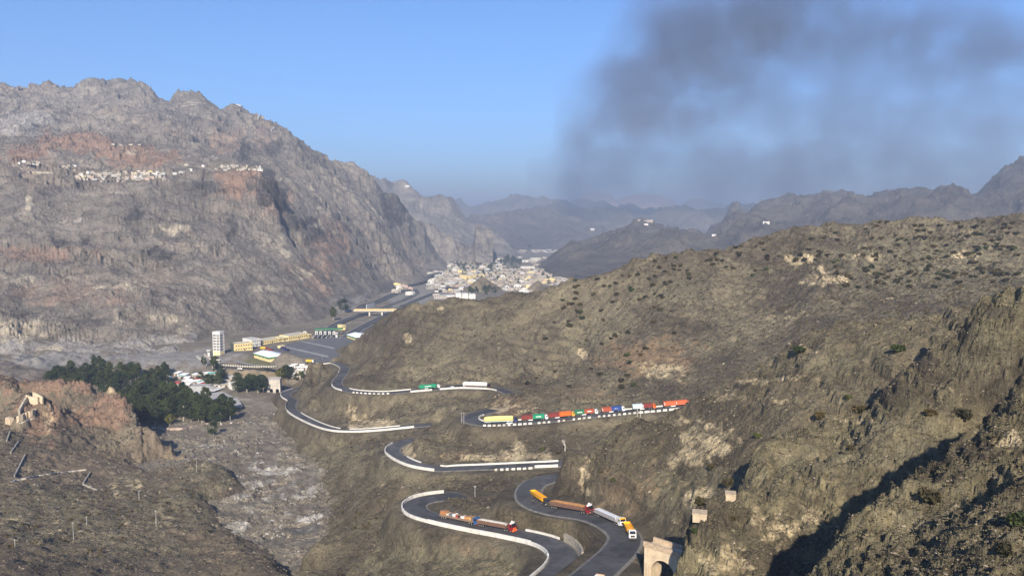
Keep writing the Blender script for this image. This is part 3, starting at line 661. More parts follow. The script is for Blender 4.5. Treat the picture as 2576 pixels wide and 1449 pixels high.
far("distant_peak", [(1690, 530, 18500), (1730, 505, 18500), (1760, 499, 18500), (1790, 512, 18500), (1830, 520, 18500), (2130, 510, 18500), (2155, 495, 18500), (2190, 491, 18500), (2225, 494, 18500), (2260, 510, 18500)], (16000, -230), 1.2, MAT['range'], 60, 1200, 1660, 2300, seed=261)
far("left_ridge", [(930, 452, 6400), (948, 450, 6400), (974, 453, 6400), (1001, 464, 6400), (1038, 469, 6300), (1068, 480, 6200), (1108, 501, 6100), (1134, 512, 6000), (1161, 525, 5900), (1185, 544, 5800), (1215, 566, 5600), (1245, 592, 5500), (1275, 615, 5400), (1310, 635, 5300)], (4600, -200), 1.25, MAT['mountain'], 60, 520, 850, 1360, seed=271)

# ground that reaches the horizon under everything
me = bpy.data.meshes.new("ground")
R = 60000.0
me.from_pydata([(-R, -2000, -40), (R, -2000, -40), (R, R, -40), (-R, R, -40)], [], [(0, 1, 2, 3)])
me.materials.append(MAT['floor'])
o = bpy.data.objects.new("ground", me); o["kind"] = "structure"; COL.objects.link(o)
# ------------------------------------------------------------------ object helpers
class MB:
    """collects shapes, becomes ONE mesh; each face keeps a material slot"""
    def __init__(self): self.v, self.f, self.m = [], [], []
    def add(self, vs, fs, mi=0, M=None):
        o = len(self.v)
        for p in vs: self.v.append(tuple(M @ Vector(p)) if M is not None else tuple(p))
        for q in fs: self.f.append(tuple(i + o for i in q)); self.m.append(mi)
        return self
    def box(self, x0, x1, y0, y1, z0, z1, mi=0, M=None, taper=0.0, top=None):
        tx, ty = (taper, taper) if top is None else top
        v = [(x0, y0, z0), (x1, y0, z0), (x1, y1, z0), (x0, y1, z0), (x0 + tx, y0 + ty, z1), (x1 - tx, y0 + ty, z1), (x1 - tx, y1 - ty, z1), (x0 + tx, y1 - ty, z1)]
        return self.add(v, [(0, 3, 2, 1), (4, 5, 6, 7), (0, 1, 5, 4), (1, 2, 6, 5), (2, 3, 7, 6), (3, 0, 4, 7)], mi, M)
    def prism(self, prof, y0, y1, mi=0, M=None):           # profile in x-z, pushed along y
        n = len(prof)
        v = [(x, y0, z) for x, z in prof] + [(x, y1, z) for x, z in prof]
        f = [tuple(range(n)), tuple(range(2 * n - 1, n - 1, -1))] + [(i, i + n, (i + 1) % n + n, (i + 1) % n) for i in range(n)]
        return self.add(v, f, mi, M)
    def loft(self, rings, mi=0, cap=True, M=None):
        n = len(rings[0]); v = [p for r in rings for p in r]; f = []
        for k in range(len(rings) - 1):
            for i in range(n): f.append((k * n + i, k * n + (i + 1) % n, (k + 1) * n + (i + 1) % n, (k + 1) * n + i))
        if cap: f += [tuple(range(n - 1, -1, -1)), tuple(range((len(rings) - 1) * n, len(rings) * n))]
        return self.add(v, f, mi, M)
    def cyl(self, p0, p1, r0, r1=None, n=10, mi=0, M=None):
        r1 = r0 if r1 is None else r1
        a, b = Vector(p0), Vector(p1); d = (b - a).normalized()
        s = d.orthogonal().normalized(); t = d.cross(s)
        return self.loft([[tuple(c + (s * math.cos(k * 2 * math.pi / n) + t * math.sin(k * 2 * math.pi / n)) * r) for k in range(n)] for c, r in ((a, r0), (b, r1))], mi, True, M)
    def mesh(self, name, mats, smooth=False):
        me = bpy.data.meshes.new(name)
        me.from_pydata(self.v, [], self.f)
        for m in (mats if isinstance(mats, (list, tuple)) else [mats]): me.materials.append(m)
        me.polygons.foreach_set("material_index", self.m)
        if smooth: me.polygons.foreach_set("use_smooth", [True] * len(self.f))
        me.update()
        return me

def link(name, data, parent=None, loc=None, rot=None, M=None):
    o = bpy.data.objects.new(name, data)
    COL.objects.link(o)
    if parent is not None: o.parent = parent
    if M is not None: o.matrix_local = M
    else:
        if loc is not None: o.location = loc
        if rot is not None: o.rotation_euler = rot
    return o

def tag(o, label, cat, group=None, kind=None):
    o["label"] = label; o["category"] = cat
    if group: o["group"] = group
    if kind: o["kind"] = kind
    return o

def thing(name, label, cat, loc=(0, 0, 0), rz=0.0, group=None, M=None):
    o = link(name, None, None, loc, (0, 0, rz), M)
    o.empty_display_size = 0.5
    return tag(o, label, cat, group)

def single(name, mb, mats, label, cat, loc=(0, 0, 0), rz=0.0, group=None, smooth=False):
    return tag(link(name, mb.mesh(name, mats, smooth), None, loc, (0, 0, rz)), label, cat, group)

def proj(p):
    x, y, z = p[0], p[1], p[2] - H0
    fy = y * CP - z * SP; uy = y * SP + z * CP
    return CU + F * x / fy, CV - F * uy / fy

# ------------------------------------------------------------------ roads
def asphalt_mat():
    k = NT("asphalt")
    P = k.coord()
    a = k.noise(P, .25, 6, .7); b = k.noise(P, 2.5, 4, .7)
    c = k.ramp(a, [(.35, (.062, .062, .066, 1)), (.65, (.098, .096, .096, 1))])
    pt = k.noise(P, .045, 3, .5, .4)
    c = k.mix(1.0, c, k.ramp(pt, [(.42, .72), (.46, 1.0), (.58, 1.0), (.62, 1.28)]), 'MULTIPLY')
    k.color(k.mix(.5, c, k.mix(1.0, c, k.ramp(b, [(.3, .7), (.7, 1.35)]), 'MULTIPLY')))
    k.b.inputs["Roughness"].default_value = .85
    return k.m
MAT['asphalt'] = asphalt_mat()
MAT['yard'] = plain("worn_yard_tarmac", rgb(.115, .115, .118), .9, .18, .06)
MAT['verge'] = plain("dusty_verge", rgb(.175, .16, .138), .95, .35, .5)
MAT['lime'] = plain("limewashed_masonry", rgb(.64, .61, .54), .9, .22, .5, spec=.1)
MAT['limeb'] = plain("worn_limewash", rgb(.46, .43, .36), .9, .3, 1.4, spec=.1)
MAT['stone'] = plain("rubble_stone", rgb(.34, .30, .235), .95, .38, 1.1, bump=.4)
MAT['ochre'] = plain("ochre_masonry", rgb(.54, .43, .295), .95, .25, .5, bump=.05)

def offset(pts, d):
    t = np.gradient(pts[:, :2], axis=0); t /= np.linalg.norm(t, axis=1)[:, None] + 1e-9
    o = pts.copy(); o[:, 0] -= t[:, 1] * d; o[:, 1] += t[:, 0] * d        # +d = left of travel
    return o

def ribbon(name, pts, offs, zs, mat):
    mb = MB(); n = len(offs)
    rows = []
    for d, dz in zip(offs, zs):
        q = offset(pts, d); q[:, 2] += dz; rows.append(q)
    v = [tuple(rows[j][i]) for i in range(len(pts)) for j in range(n)]
    f = [(i * n + j + 1, i * n + j, (i + 1) * n + j, (i + 1) * n + j + 1) for i in range(len(pts) - 1) for j in range(n - 1)]
    mb.add(v, f)
    o = link(name, mb.mesh(name, mat, True)); o["kind"] = "structure"
    return o

for nm, (pts, hw) in ROAD.items():
    rw = np.random.RandomState(len(pts))
    ribbon("road_verge", pts, [-hw - 1.2, -hw - .2, 0, hw + .2, hw + 1.2], [-.5, .0, .0, .0, -.5], MAT['verge'])
    ribbon("road", pts, [-hw + .35, -hw * .5, 0, hw * .5, hw - .35], [.03, .06, .08, .06, .03], MAT['asphalt'])

def idx(road, u, v):
    pts = ROAD[road][0]
    q = np.array([proj(p) for p in pts])
    return int(np.argmin((q[:, 0] - u) ** 2 + (q[:, 1] - v) ** 2))

def bar(pts, h, th, mi=0, mb=None, base=-.6):
    mb = mb or MB()
    a, b = offset(pts, th / 2), offset(pts, -th / 2)
    rings = [[(a[i, 0], a[i, 1], a[i, 2] + base), (b[i, 0], b[i, 1], b[i, 2] + base), (b[i, 0], b[i, 1], b[i, 2] + h), (a[i, 0], a[i, 1], a[i, 2] + h)] for i in range(len(pts))]
    return mb.loft(rings, mi)

def parapet(road, p0, p1, side, label, h=1.1, th=.55, mat='lime', extra=.3):
    pts, hw = ROAD[road]
    i, j = sorted((idx(road, *p0), idx(road, *p1)))
    q = offset(pts, side * (hw + extra))[i:j + 1]
    return single("parapet_wall", bar(q, h, th), MAT[mat], label, "wall")

def blocks(road, p0, p1, n, side, label, group, frac=.6, h=.95, th=.6, skip=(), extra=.4):
    pts, hw = ROAD[road]
    i, j = sorted((idx(road, *p0), idx(road, *p1)))
    q = offset(pts, side * (hw + extra))[i:j + 1]
    d = np.concatenate([[0], np.cumsum(np.linalg.norm(np.diff(q[:, :2], axis=0), axis=1))])
    for k in range(n):
        if k in skip: continue
        s0 = d[-1] * k / n; s1 = s0 + d[-1] / n * frac * random.uniform(.75, 1.15)
        ss = np.linspace(s0, s1, 3)
        seg = np.stack([np.interp(ss, d, q[:, c]) for c in range(3)], -1)
        seg[:, 2] += random.uniform(-.12, .05)
        single("guard_block", bar(seg, h, th), MAT['lime' if random.random() < .75 else 'limeb'], label, "road barrier", group=group)

R_, L_ = -1, 1
# upper road, first stretch
parapet("row1", (806, 914), (842, 916), R_, "white kerb wall round the first bend above the parking yard", h=.8)
parapet("row1", (842, 916), (862, 935), R_, "pale kerb wall on the outer edge of the S-bend above the tunnel", h=.7, mat='limeb')
parapet("row1", (846, 968), (873, 981), R_, "white wall round the outside of the bend where two people stand", h=1.1)
parapet("row1", (868, 975), (1032, 978), L_, "long white kerb wall under the brown hill, left of the green container truck", h=.8)
blocks("row1", (900, 985), (985, 987), 9, R_, "low white guard block on the upper road left of the green truck", "guard blocks along the upper road", frac=.62)
parapet("row1", (1034, 985), (1086, 978), R_, "short white wall in front of the green container truck", h=1.2)
parapet("row1", (1106, 976), (1236, 976), R_, "long white wall in front of the black flatbed and white tarpaulin trucks", h=1.2)
blocks("row1", (1238, 976), (1262, 982), 4, R_, "white guard block at the right end of the upper road wall", "guard blocks at the upper road end", frac=.75)
# middle road with the truck queue
parapet("row2", (1200, 1050), (1238, 1060), L_, "white kerb wall inside the hairpin left of the yellow tarpaulin truck", h=.8)
parapet("row2", (1292, 1060), (1318, 1058), L_, "short white kerb wall between the yellow tarpaulin truck and the next truck", h=.8)
parapet("row2", (1572, 1034), (1596, 1030), L_, "short white kerb wall between the blue container and the pale container", h=.8)
parapet("row2", (1650, 1026), (1680, 1020), L_, "short white kerb wall right of the orange cab", h=.8)
blocks("row2", (1224, 1072), (1345, 1066), 10, R_, "white guard block below the yellow tarpaulin truck", "guard blocks on the middle road by the yellow truck", frac=.62, h=1.0)
blocks("row2", (1355, 1064), (1600, 1040), 20, R_, "white guard block along the middle road below the queue of container trucks", "guard blocks on the middle road below the queue", frac=.55, skip=(3, 6, 11))
blocks("row2", (1604, 1040), (1712, 1026), 7, R_, "long white guard block near the right end of the middle road", "guard blocks at the right end of the middle road", frac=.82, h=1.1)
# lower left road
parapet("left", (745, 978), (722, 999), R_, "white wall round the first small bend above the twin tunnel arches", h=1.0)
parapet("left", (722, 999), (738, 1009), R_, "white wall on the left of the lower left road between its two bends", h=1.0)
parapet("left", (738, 1009), (737, 1032), R_, "dark stained wall round the left tip of the lower left road", h=1.3, mat='stone')
parapet("left", (737, 1032), (1046, 1072), R_, "longest white parapet wall, along the lower left road", h=1.3)
parapet("left", (748, 1034), (845, 1075), L_, "thin white kerb wall on the uphill side of the lower left road", h=.7)
parapet("left", (868, 1078), (1000, 1072), L_, "thin white kerb wall at the foot of the pale cut slope", h=.7)
# third stretch
parapet("row3", (1003, 1118), (990, 1140), R_, "white curved wall round the left end of the third road", h=1.0)
parapet("row3", (990, 1140), (1106, 1184), R_, "thick white wall on the valley side of the third road", h=1.4)
parapet("row3", (1012, 1140), (1047, 1162), L_, "thin white kerb wall inside the bend of the third road", h=.7)
parapet("row3", (1100, 1174), (1404, 1162), L_, "long white kerb wall under the tan cut of the third road", h=.9)
blocks("row3", (1256, 1182), (1350, 1178), 7, R_, "white guard block on the valley side of the third road", "guard blocks on the third road", frac=.6, extra=2.2)
parapet("row3", (1353, 1174), (1402, 1172), R_, "short thick white wall at the right end of the third road", h=1.3)
# lowest hairpin
parapet("hairpin", (1128, 1238), (1050, 1254), R_, "white wall with dark openings along the top of the lowest hairpin", h=1.5)
parapet("hairpin", (1050, 1254), (1100, 1315), R_, "white curved wall round the left end of the lowest hairpin", h=1.2)
parapet("hairpin", (1100, 1315), (1360, 1370), R_, "thick white wall in front of the two loaded trucks on the lowest hairpin", h=1.5)
parapet("hairpin", (1360, 1370), (1420, 1402), R_, "white wall round the lowest bend at the bottom of the picture", h=1.2)
parapet("hairpin", (1420, 1402), (1340, 1490), R_, "thin white wall leaving the picture at the bottom", h=.9)
parapet("hairpin", (1098, 1290), (1118, 1300), L_, "short white kerb wall behind the crate truck", h=.8)
parapet("hairpin", (1296, 1335), (1385, 1352), L_, "thin white kerb wall ahead of the red gravel truck", h=.8)
parapet("loop", (1486, 1290), (1502, 1296), L_, "short white kerb wall between the brown and the silver tipper", h=.9)

# rubble retaining walls
def retaining(road, p0, p1, side, label, top, depth, th, extra, mat='stone'):
    pts, hw = ROAD[road]
    i, j = sorted((idx(road, *p0), idx(road, *p1)))
    q = offset(pts, side * (hw + extra))[i:j + 1]
    return single("retaining_wall", bar(q, top, th, base=-depth), MAT[mat], label, "wall")
retaining("hairpin", (1390, 1352), (1440, 1410), L_, "grey rubble retaining wall curving behind the lowest bend", 3.0, 2, .8, .8)
retaining("hairpin", (1040, 1268), (1108, 1318), R_, "rubble retaining wall below the left end of the lowest hairpin", -1.4, 5.5, .8, 2.4)
retaining("row1", (846, 966), (892, 990), R_, "pale triangular retaining wall under the bend of the upper road", -.6, 5, .8, 1.4, 'limeb')
retaining("row1", (1165, 976), (1232, 978), R_, "cream retaining wall bulging under the white tarpaulin truck", -1.0, 4, .8, 1.6, 'limeb')
retaining("row1", (1236, 977), (1264, 984), R_, "cream buttress wall under the end of the upper road", -.4, 5, .8, 1.0, 'limeb')
retaining("row3", (986, 1128), (1004, 1150), R_, "small pale buttress outside the left bend of the third road", -.4, 3, .8, 2.4, 'limeb')
retaining("left", (880, 1086), (1020, 1078), R_, "long low rubble footing under the lower left road wall", -1.2, 3, .7, 1.4, 'limeb')
# ------------------------------------------------------------------ trucks
MAT['tyre'] = plain("tyre_rubber", rgb(.022, .021, .02), .9, .2, 3)
MAT['rim'] = plain("dusty_rim", rgb(.42, .40, .37), .6, .25, 3, spec=.4)
MAT['glass'] = plain("dark_window_glass", rgb(.012, .015, .02), .12, .1, 1, spec=.6)
MAT['frame'] = plain("dark_chassis", rgb(.05, .045, .042), .8, .3, 2)
MAT['chrome'] = plain("bare_metal", rgb(.55, .54, .52), .4, .15, 2, metal=.6)
PAINT = {}
def paint(name, col, rough=.5, var=.12):
    if name not in PAINT: PAINT[name] = plain(name, rgb(*col), rough, var, .9, spec=.35)
    return PAINT[name]
P_WHITE = paint("white_paint", (.74, .73, .70)); P_BLACK = paint("black_paint", (.02, .022, .025)); P_NAVY = paint("navy_paint", (.025, .03, .10))
P_BLUE = paint("blue_paint", (.03, .09, .22)); P_RED = paint("deep_red_paint", (.23, .015, .018)); P_ORANGE = paint("orange_paint", (.72, .13, .02)); P_YELLOW = paint("yellow_paint", (.80, .42, .02)); P_AMBER = paint("amber_paint", (.70, .33, .04))
P_MAROON = paint("maroon_steel", (.19, .035, .03), .7, .25); P_RUST = paint("rust_red_steel", (.34, .075, .035), .7, .22); P_GREEN = paint("green_steel", (.015, .25, .12), .6, .15); P_DGREEN = paint("dark_green_steel", (.02, .15, .07), .6, .15)
P_OBLUE = paint("deep_blue_steel", (.02, .06, .22), .6, .15); P_ICE = paint("pale_blue_steel", (.52, .66, .70), .5, .1); P_BROWN = paint("brown_steel", (.20, .11, .075), .8, .3)
P_OCHRE = paint("rust_ochre_load", (.40, .20, .075), .95, .3); P_SILVER = paint("grey_white_steel", (.48, .45, .42), .6, .15); P_SALT = paint("white_load", (.72, .73, .74), .9, .1); P_GRAVEL = paint("pale_gravel_load", (.52, .47, .40), .95, .2)
P_TARPW = paint("white_tarpaulin", (.82, .80, .74), .8, .1); P_TARPY = paint("yellow_tarpaulin", (.85, .72, .22), .8, .08); P_TIPY = paint("yellow_tipper", (.85, .40, .015), .5, .08); P_WOOD = paint("weathered_wood", (.24, .155, .10), .9, .35)

_cache = {}
def cached(key, fn):
    if key not in _cache: _cache[key] = fn()
    return _cache[key]

def wheel_meshes():
    def tyre():
        mb = MB(); prof = [(.30, -.14), (.47, -.16), (.52, -.11), (.52, .11), (.47, .16), (.30, .14)]
        n = 18
        mb.loft([[(r * math.cos(2 * math.pi * k / n), y, r * math.sin(2 * math.pi * k / n)) for k in range(n)] for r, y in prof])
        return mb.mesh("tyre", MAT['tyre'], True)
    def rim():
        mb = MB(); n = 14
        mb.loft([[(r * math.cos(2 * math.pi * k / n), y, r * math.sin(2 * math.pi * k / n)) for k in range(n)] for r, y in ((.31, -.12), (.31, -.15), (.22, -.10), (.12, -.19), (.05, -.2))])
        return mb.mesh("rim", MAT['rim'], True)
    return cached('tyre', tyre), cached('rim', rim)

def add_wheels(root, xs, half=1.02):
    t, r = wheel_meshes()
    for x in xs:
        for sgn in (-1, 1):
            o = link("wheel", t, root, (x, sgn * half, .52), (0, 0, 0 if sgn < 0 else math.pi))
            link("rim", r, o)

def cab_parts(root, x, col, visor=None, crown=None, stripe=None):
    """cab-over tractor unit, front at x; parts hang on root"""
    def body():
        mb = MB()
        mb.prism([(-2.1, .75), (-2.1, 3.05), (-1.7, 3.25), (-.45, 3.2), (-.05, 2.15), (0, 1.0), (0, .6), (-1.6, .6), (-1.6, .75)], -1.2, 1.2)
        mb.box(-1.35, -.35, -1.27, 1.27, 1.12, 1.2)                     # wheel arch lip
        return mb.mesh("cab", col)
    link("cab", cached(('cab', col.name), body), root, (x, 0, 0))
    def ws():
        mb = MB(); mb.add([(-.035, -1.05, 2.1), (-.035, 1.05, 2.1), (-.40, 1.0, 3.06), (-.40, -1.0, 3.06)], [(0, 1, 2, 3)])
        mb.add([(.02, -1.05, 2.1), (.02, 1.05, 2.1), (-.37, 1.0, 3.08), (-.37, -1.0, 3.08)], [(0, 1, 2, 3)])
        return mb.mesh("windscreen", MAT['glass'])
    link("windscreen", cached('ws', ws), root, (x, 0, 0))
    def win(sg):
        mb = MB(); mb.box(-1.35, -.35, 1.19, 1.225, 2.05, 2.85); return mb.mesh("side_window", MAT['glass'])
    wm = cached('win', lambda: win(1))
    link("side_window", wm, root, (x, 0, 0)); link("side_window", wm, root, (x, -2.414, 0))
    def bump():
        mb = MB(); mb.box(-.25, .22, -1.25, 1.25, .38, .85); mb.box(-.04, .05, -.75, .75, 1.05, 1.75); return mb.mesh("bumper", stripe or MAT['frame'])
    link("bumper", cached(('bump', (stripe or MAT['frame']).name), bump), root, (x, 0, 0))
    def lamp():
        mb = MB(); mb.box(.05, .10, -.17, .17, .92, 1.08); return mb.mesh("headlight", P_WHITE)
    lm = cached('lamp', lamp)
    link("headlight", lm, root, (x, -.9, 0)); link("headlight", lm, root, (x, .9, 0))
    def mirror():
        mb = MB(); mb.box(-.1, .0, -.11, .11, 2.0, 2.65); return mb.mesh("mirror", MAT['frame'])
    mm = cached('mirror', mirror)
    link("mirror", mm, root, (x, -1.42, 0)); link("mirror", mm, root, (x, 1.42, 0))
    if visor:
        def vi():
            mb = MB(); mb.prism([(-.55, 3.12), (-.42, 3.12), (.15, 2.95), (.12, 3.12), (-.5, 3.32)], -1.15, 1.15); return mb.mesh("sun_visor", visor)
        link("sun_visor", cached(('vis', visor.name), vi), root, (x, 0, 0))
    if crown:
        def cr():
            mb = MB()
            prof = [(-1.25, 0), (-1.2, .7), (-.75, .45), (-.4, 1.05), (0, 1.3), (.4, 1.05), (.75, .45), (1.2, .7), (1.25, 0)]
            n = len(prof)
            mb.add([(-.9, y, 3.2 + z) for y, z in prof] + [(-1.15, y, 3.2 + z) for y, z in prof], [tuple(range(n)), tuple(range(2 * n - 1, n - 1, -1))] + [(i, i + n, (i + 1) % n + n, (i + 1) % n) for i in range(n)])
            return mb.mesh("roof_crown", crown)
        link("roof_crown", cached(('crn', crown.name), cr), root, (x, 0, 0))

def chassis(root, L):
    mb = MB()
    mb.box(-L / 2 + .3, L / 2 - .6, -.45, .45, .75, 1.05)
    mb.box(-L / 2 + .1, -L / 2 + .35, -1.2, 1.2, .55, .95)
    mb.box(L / 2 - 5.2, L / 2 - 4.2, -1.15, -.7, .45, .95); mb.box(L / 2 - 5.2, L / 2 - 4.2, .7, 1.15, .45, .95)
    link("chassis", mb.mesh("chassis", MAT['frame']), root)
    add_wheels(root, [L / 2 - 1.15, L / 2 - 3.2, L / 2 - 4.5, -L / 2 + 1.3, -L / 2 + 2.55, -L / 2 + 3.8])

def at_road(road, rear, front, lane, dz=.1):
    """matrix of a truck standing on the road between two pixels (its ends), and its length"""
    pts, hw = ROAD[road]
    q = offset(pts, lane)
    pr = np.array([proj(p) for p in q])
    i = int(np.argmin(abs(pr[:, 0] - rear[0]) + 3 * abs(pr[:, 1] - rear[1]))); j = int(np.argmin(abs(pr[:, 0] - front[0]) + 3 * abs(pr[:, 1] - front[1])))
    a, b = Vector(q[i]), Vector(q[j])
    if (b - a).length < 3: b = a + Vector((10, 0, 0))
    x = (b - a).normalized(); y = Vector((0, 0, 1)).cross(x).normalized(); z = x.cross(y)
    M = Matrix((x, y, z)).transposed().to_4x4()
    M.translation = (a + b) / 2 + Vector((0, 0, dz))
    return M, (b - a).length

def truck_root(label, M, group=None, name="lorry"):
    return thing(name, label, "truck", M=M, group=group)

def text_mesh(body, size, mat, name="lettering"):
    cu = bpy.data.curves.new("lettering", 'FONT'); cu.body = body; cu.size = size; cu.extrude = .02
    cu.align_x = 'CENTER'; cu.align_y = 'CENTER'
    tmp = bpy.data.objects.new("tmp", cu); COL.objects.link(tmp)
    me = bpy.data.meshes.new_from_object(tmp.evaluated_get(bpy.context.evaluated_depsgraph_get()))
    bpy.data.objects.remove(tmp); bpy.data.curves.remove(cu)
    me.name = name; me.materials.clear(); me.materials.append(mat)
    return me

def container(M, x0, x1, col, label, mark=None, zb=1.32, h=2.6, w_=1.22, text=None, endband=False):
    L = x1 - x0
    def mk():
        mb = MB(); n = max(6, int(L / .35))
        for sg in (-1, 1):                                  # corrugated long sides
            ring = []
            for k in range(n * 2 + 1):
                ring.append((-L / 2 + .12 + (L - .24) * k / (n * 2), sg * (w_ - (.05 if (k // 1) % 2 else 0))))
            v = [(a, b, .15) for a, b in ring] + [(a, b, h - .12) for a, b in ring]; m = len(ring)
            mb.add(v, [(i, i + 1, i + 1 + m, i + m) for i in range(m - 1)])
        mb.box(-L / 2 + .1, L / 2 - .1, -w_ + .08, w_ - .08, .06, h - .05)
        for sx in (-1, 1):
            for sy in (-1, 1): mb.box(sx * L / 2 - .09, sx * L / 2 + .09, sy * w_ - .07, sy * w_ + .07, 0, h)
        for sy in (-1, 1):
            mb.box(-L / 2, L / 2, sy * w_ - .05, sy * w_ + .05, 0, .16); mb.box(-L / 2, L / 2, sy * w_ - .05, sy * w_ + .05, h - .13, h + .01)
        return mb.mesh("shipping_container", col)
    o = link("shipping_container", mk(), None, M=M @ Matrix.Translation(((x0 + x1) / 2, 0, zb)))
    tag(o, label, "container")
    if text:
        link("lettering", text_mesh(text, 1.15, P_WHITE), o, (0, -w_ - .09, h * .5), (math.pi / 2, 0, 0))
    elif mark:                                              # unreadable pale lettering: a broken band of strokes
        mb = MB(); x = -mark / 2; rr = random.Random(label)
        while x < mark / 2:
            wd = rr.uniform(.16, .34)
            mb.box(x, x + wd, -w_ - .1, -w_ - .06, h * .5 - .34, h * .5 + .34); x += wd + rr.uniform(.05, .1)
        link("lettering", mb.mesh("lettering", P_WHITE), o)
    if endband:
        mb = MB(); mb.box(-L / 2 + .3, -L / 2 + .62, -w_ - .1, -w_ - .06, .5, h - .4)
        link("lettering", mb.mesh("lettering", P_WHITE), o)
    return o

def skeletal(root, L):
    mb = MB()
    mb.box(-L / 2, L / 2 - 2.7, -1.2, 1.2, 1.06, 1.3); mb.box(-L / 2 + 4.6, -L / 2 + 7.6, -1.22, -1.1, .5, 1.06, 1); mb.box(-L / 2 + 4.6, -L / 2 + 7.6, 1.1, 1.22, .5, 1.06, 1)
    link("trailer_bed", mb.mesh("trailer_bed", [MAT['frame'], P_WHITE]), root)

def container_truck(road, rear, front, lane, cabcol, label, boxes, visor=None, stripe=None):
    M, L = at_road(road, rear, front, lane)
    r = truck_root(label, M, "lorries queuing on the mountain road")
    chassis(r, L); cab_parts(r, L / 2, cabcol, visor=visor, stripe=stripe); skeletal(r, L)
    x0, x1 = -L / 2 + .1, L / 2 - 2.6
    n = len(boxes)
    for k, (col, lab, kw) in enumerate(boxes):
        a = x0 + (x1 - x0) * k / n; b = x0 + (x1 - x0) * (k + 1) / n
        if n == 1: a, b = x0, x0 + (x1 - x0) * .96
        container(M, a + .06, b - .06, col, lab, **kw)
    return r

def tub(L, x0, x1, w_, z0, z1, mat_out, head, wall=.12):
    """open tipper body: sloping sides, raised rounded headboard at the front"""
    mb = MB()
    def ring(x, k): return [(x, -w_ * .72 - k * .0, z0), (x, -w_, z1), (x, -w_ + wall, z1), (x, -w_ * .72 + wall, z0 + wall), (x, w_ * .72 - wall, z0 + wall), (x, w_ - wall, z1), (x, w_, z1), (x, w_ * .72, z0)]
    mb.loft([ring(x0, 0), ring(x1, 0)], 0)
    mb.add([(x0, -w_ * .72, z0), (x0, w_ * .72, z0), (x0, w_, z1), (x0, -w_, z1), (x0 - .1, -w_ * .72, z0), (x0 - .1, w_ * .72, z0), (x0 - .1, w_, z1), (x0 - .1, -w_, z1)], [(3, 2, 1, 0), (4, 5, 6, 7), (7, 6, 2, 3), (0, 4, 7, 3), (1, 2, 6, 5)])
    n = 9; top = [(-w_ + 2 * w_ * k / (n - 1), z1 + head * math.sin(math.pi * k / (n - 1)) ** .5) for k in range(n)]
    prof = [(-w_ * .72, z0), (w_ * .72, z0)] + top[::-1]
    m = len(prof); lean = .9
    v = [(x1 + lean * max(0, (z - z0) / (z1 - z0)), y, z) for y, z in prof] + [(x1 + .14 + lean * max(0, (z - z0) / (z1 - z0)), y, z) for y, z in prof]
    mb.add(v, [tuple(range(m - 1, -1, -1)), tuple(range(m, 2 * m))] + [(i, (i + 1) % m, (i + 1) % m + m, i + m) for i in range(m)])
    for k in range(6):
        x = x0 + (x1 - x0) * (k + .5) / 6
        for sg in (-1, 1): mb.add([(x - .07, sg * w_ * .74, z0), (x + .07, sg * w_ * .74, z0), (x + .07, sg * (w_ + .07), z1 - .1), (x - .07, sg * (w_ + .07), z1 - .1)], [(0, 1, 2, 3)])
    return mb.mesh("tipper_body", mat_out)

def heap(x0, x1, w_, z, rise, mat, seed=0):
    mb = MB(); nx, ny = 16, 7; rr = random.Random(seed)
    v = [(x0 + (x1 - x0) * i / nx, -w_ + 2 * w_ * j / ny, z + rise * math.sin(math.pi * j / ny) * min(1, 3 * math.sin(math.pi * i / nx)) + rr.uniform(-.05, .05)) for i in range(nx + 1) for j in range(ny + 1)]
    mb.add(v, [(i * (ny + 1) + j, (i + 1) * (ny + 1) + j, (i + 1) * (ny + 1) + j + 1, i * (ny + 1) + j + 1) for i in range(nx) for j in range(ny)])
    mb.box(x0 + .05, x1 - .05, -w_ + .05, w_ - .05, z - .4, z - .12)
    return mb.mesh("load", mat, True)

def tipper(road, rear, front, lane, cabcol, bodycol, loadcol, label, head=.55, visor=None, crown=None, stripe=None, fill=.25, rise=.35):
    M, L = at_road(road, rear, front, lane)
    r = truck_root(label, M, "lorries queuing on the mountain road")
    chassis(r, L); cab_parts(r, L / 2, cabcol, visor, crown, stripe)
    link("tipper_body", tub(L, -L / 2 + .1, L / 2 - 3.9, 1.3, 1.15, 2.75, bodycol, head), r)
    if loadcol: link("load", heap(-L / 2 + .2, L / 2 - 3.95, 1.16, 2.75 - fill, rise, loadcol, len(label)), r)
    return r

# upper road
container_truck("row1", (1057, 979), (1103, 975), 1.4, P_WHITE, "white cab lorry carrying one long green container on the upper road", [(P_GREEN, "long green shipping container with pale lettering, leftmost on the upper road", dict(mark=5.4))])
M, L = at_road("row1", (1120, 973), (1170, 971), 1.4)
r = truck_root("black empty flatbed lorry with white cab on the upper road, behind the white tarpaulin lorry", M, "lorries queuing on the mountain road")
chassis(r, L); cab_parts(r, L / 2, P_WHITE, visor=MAT['frame']); skeletal(r, L)
mb = MB(); mb.box(-L / 2, L / 2 - 2.9, -1.25, 1.25, 1.3, 1.75); mb.box(L / 2 - 3.1, L / 2 - 2.9, -1.25, 1.25, 1.75, 3.3)
link("low_sides", mb.mesh("low_sides", P_BLACK), r)

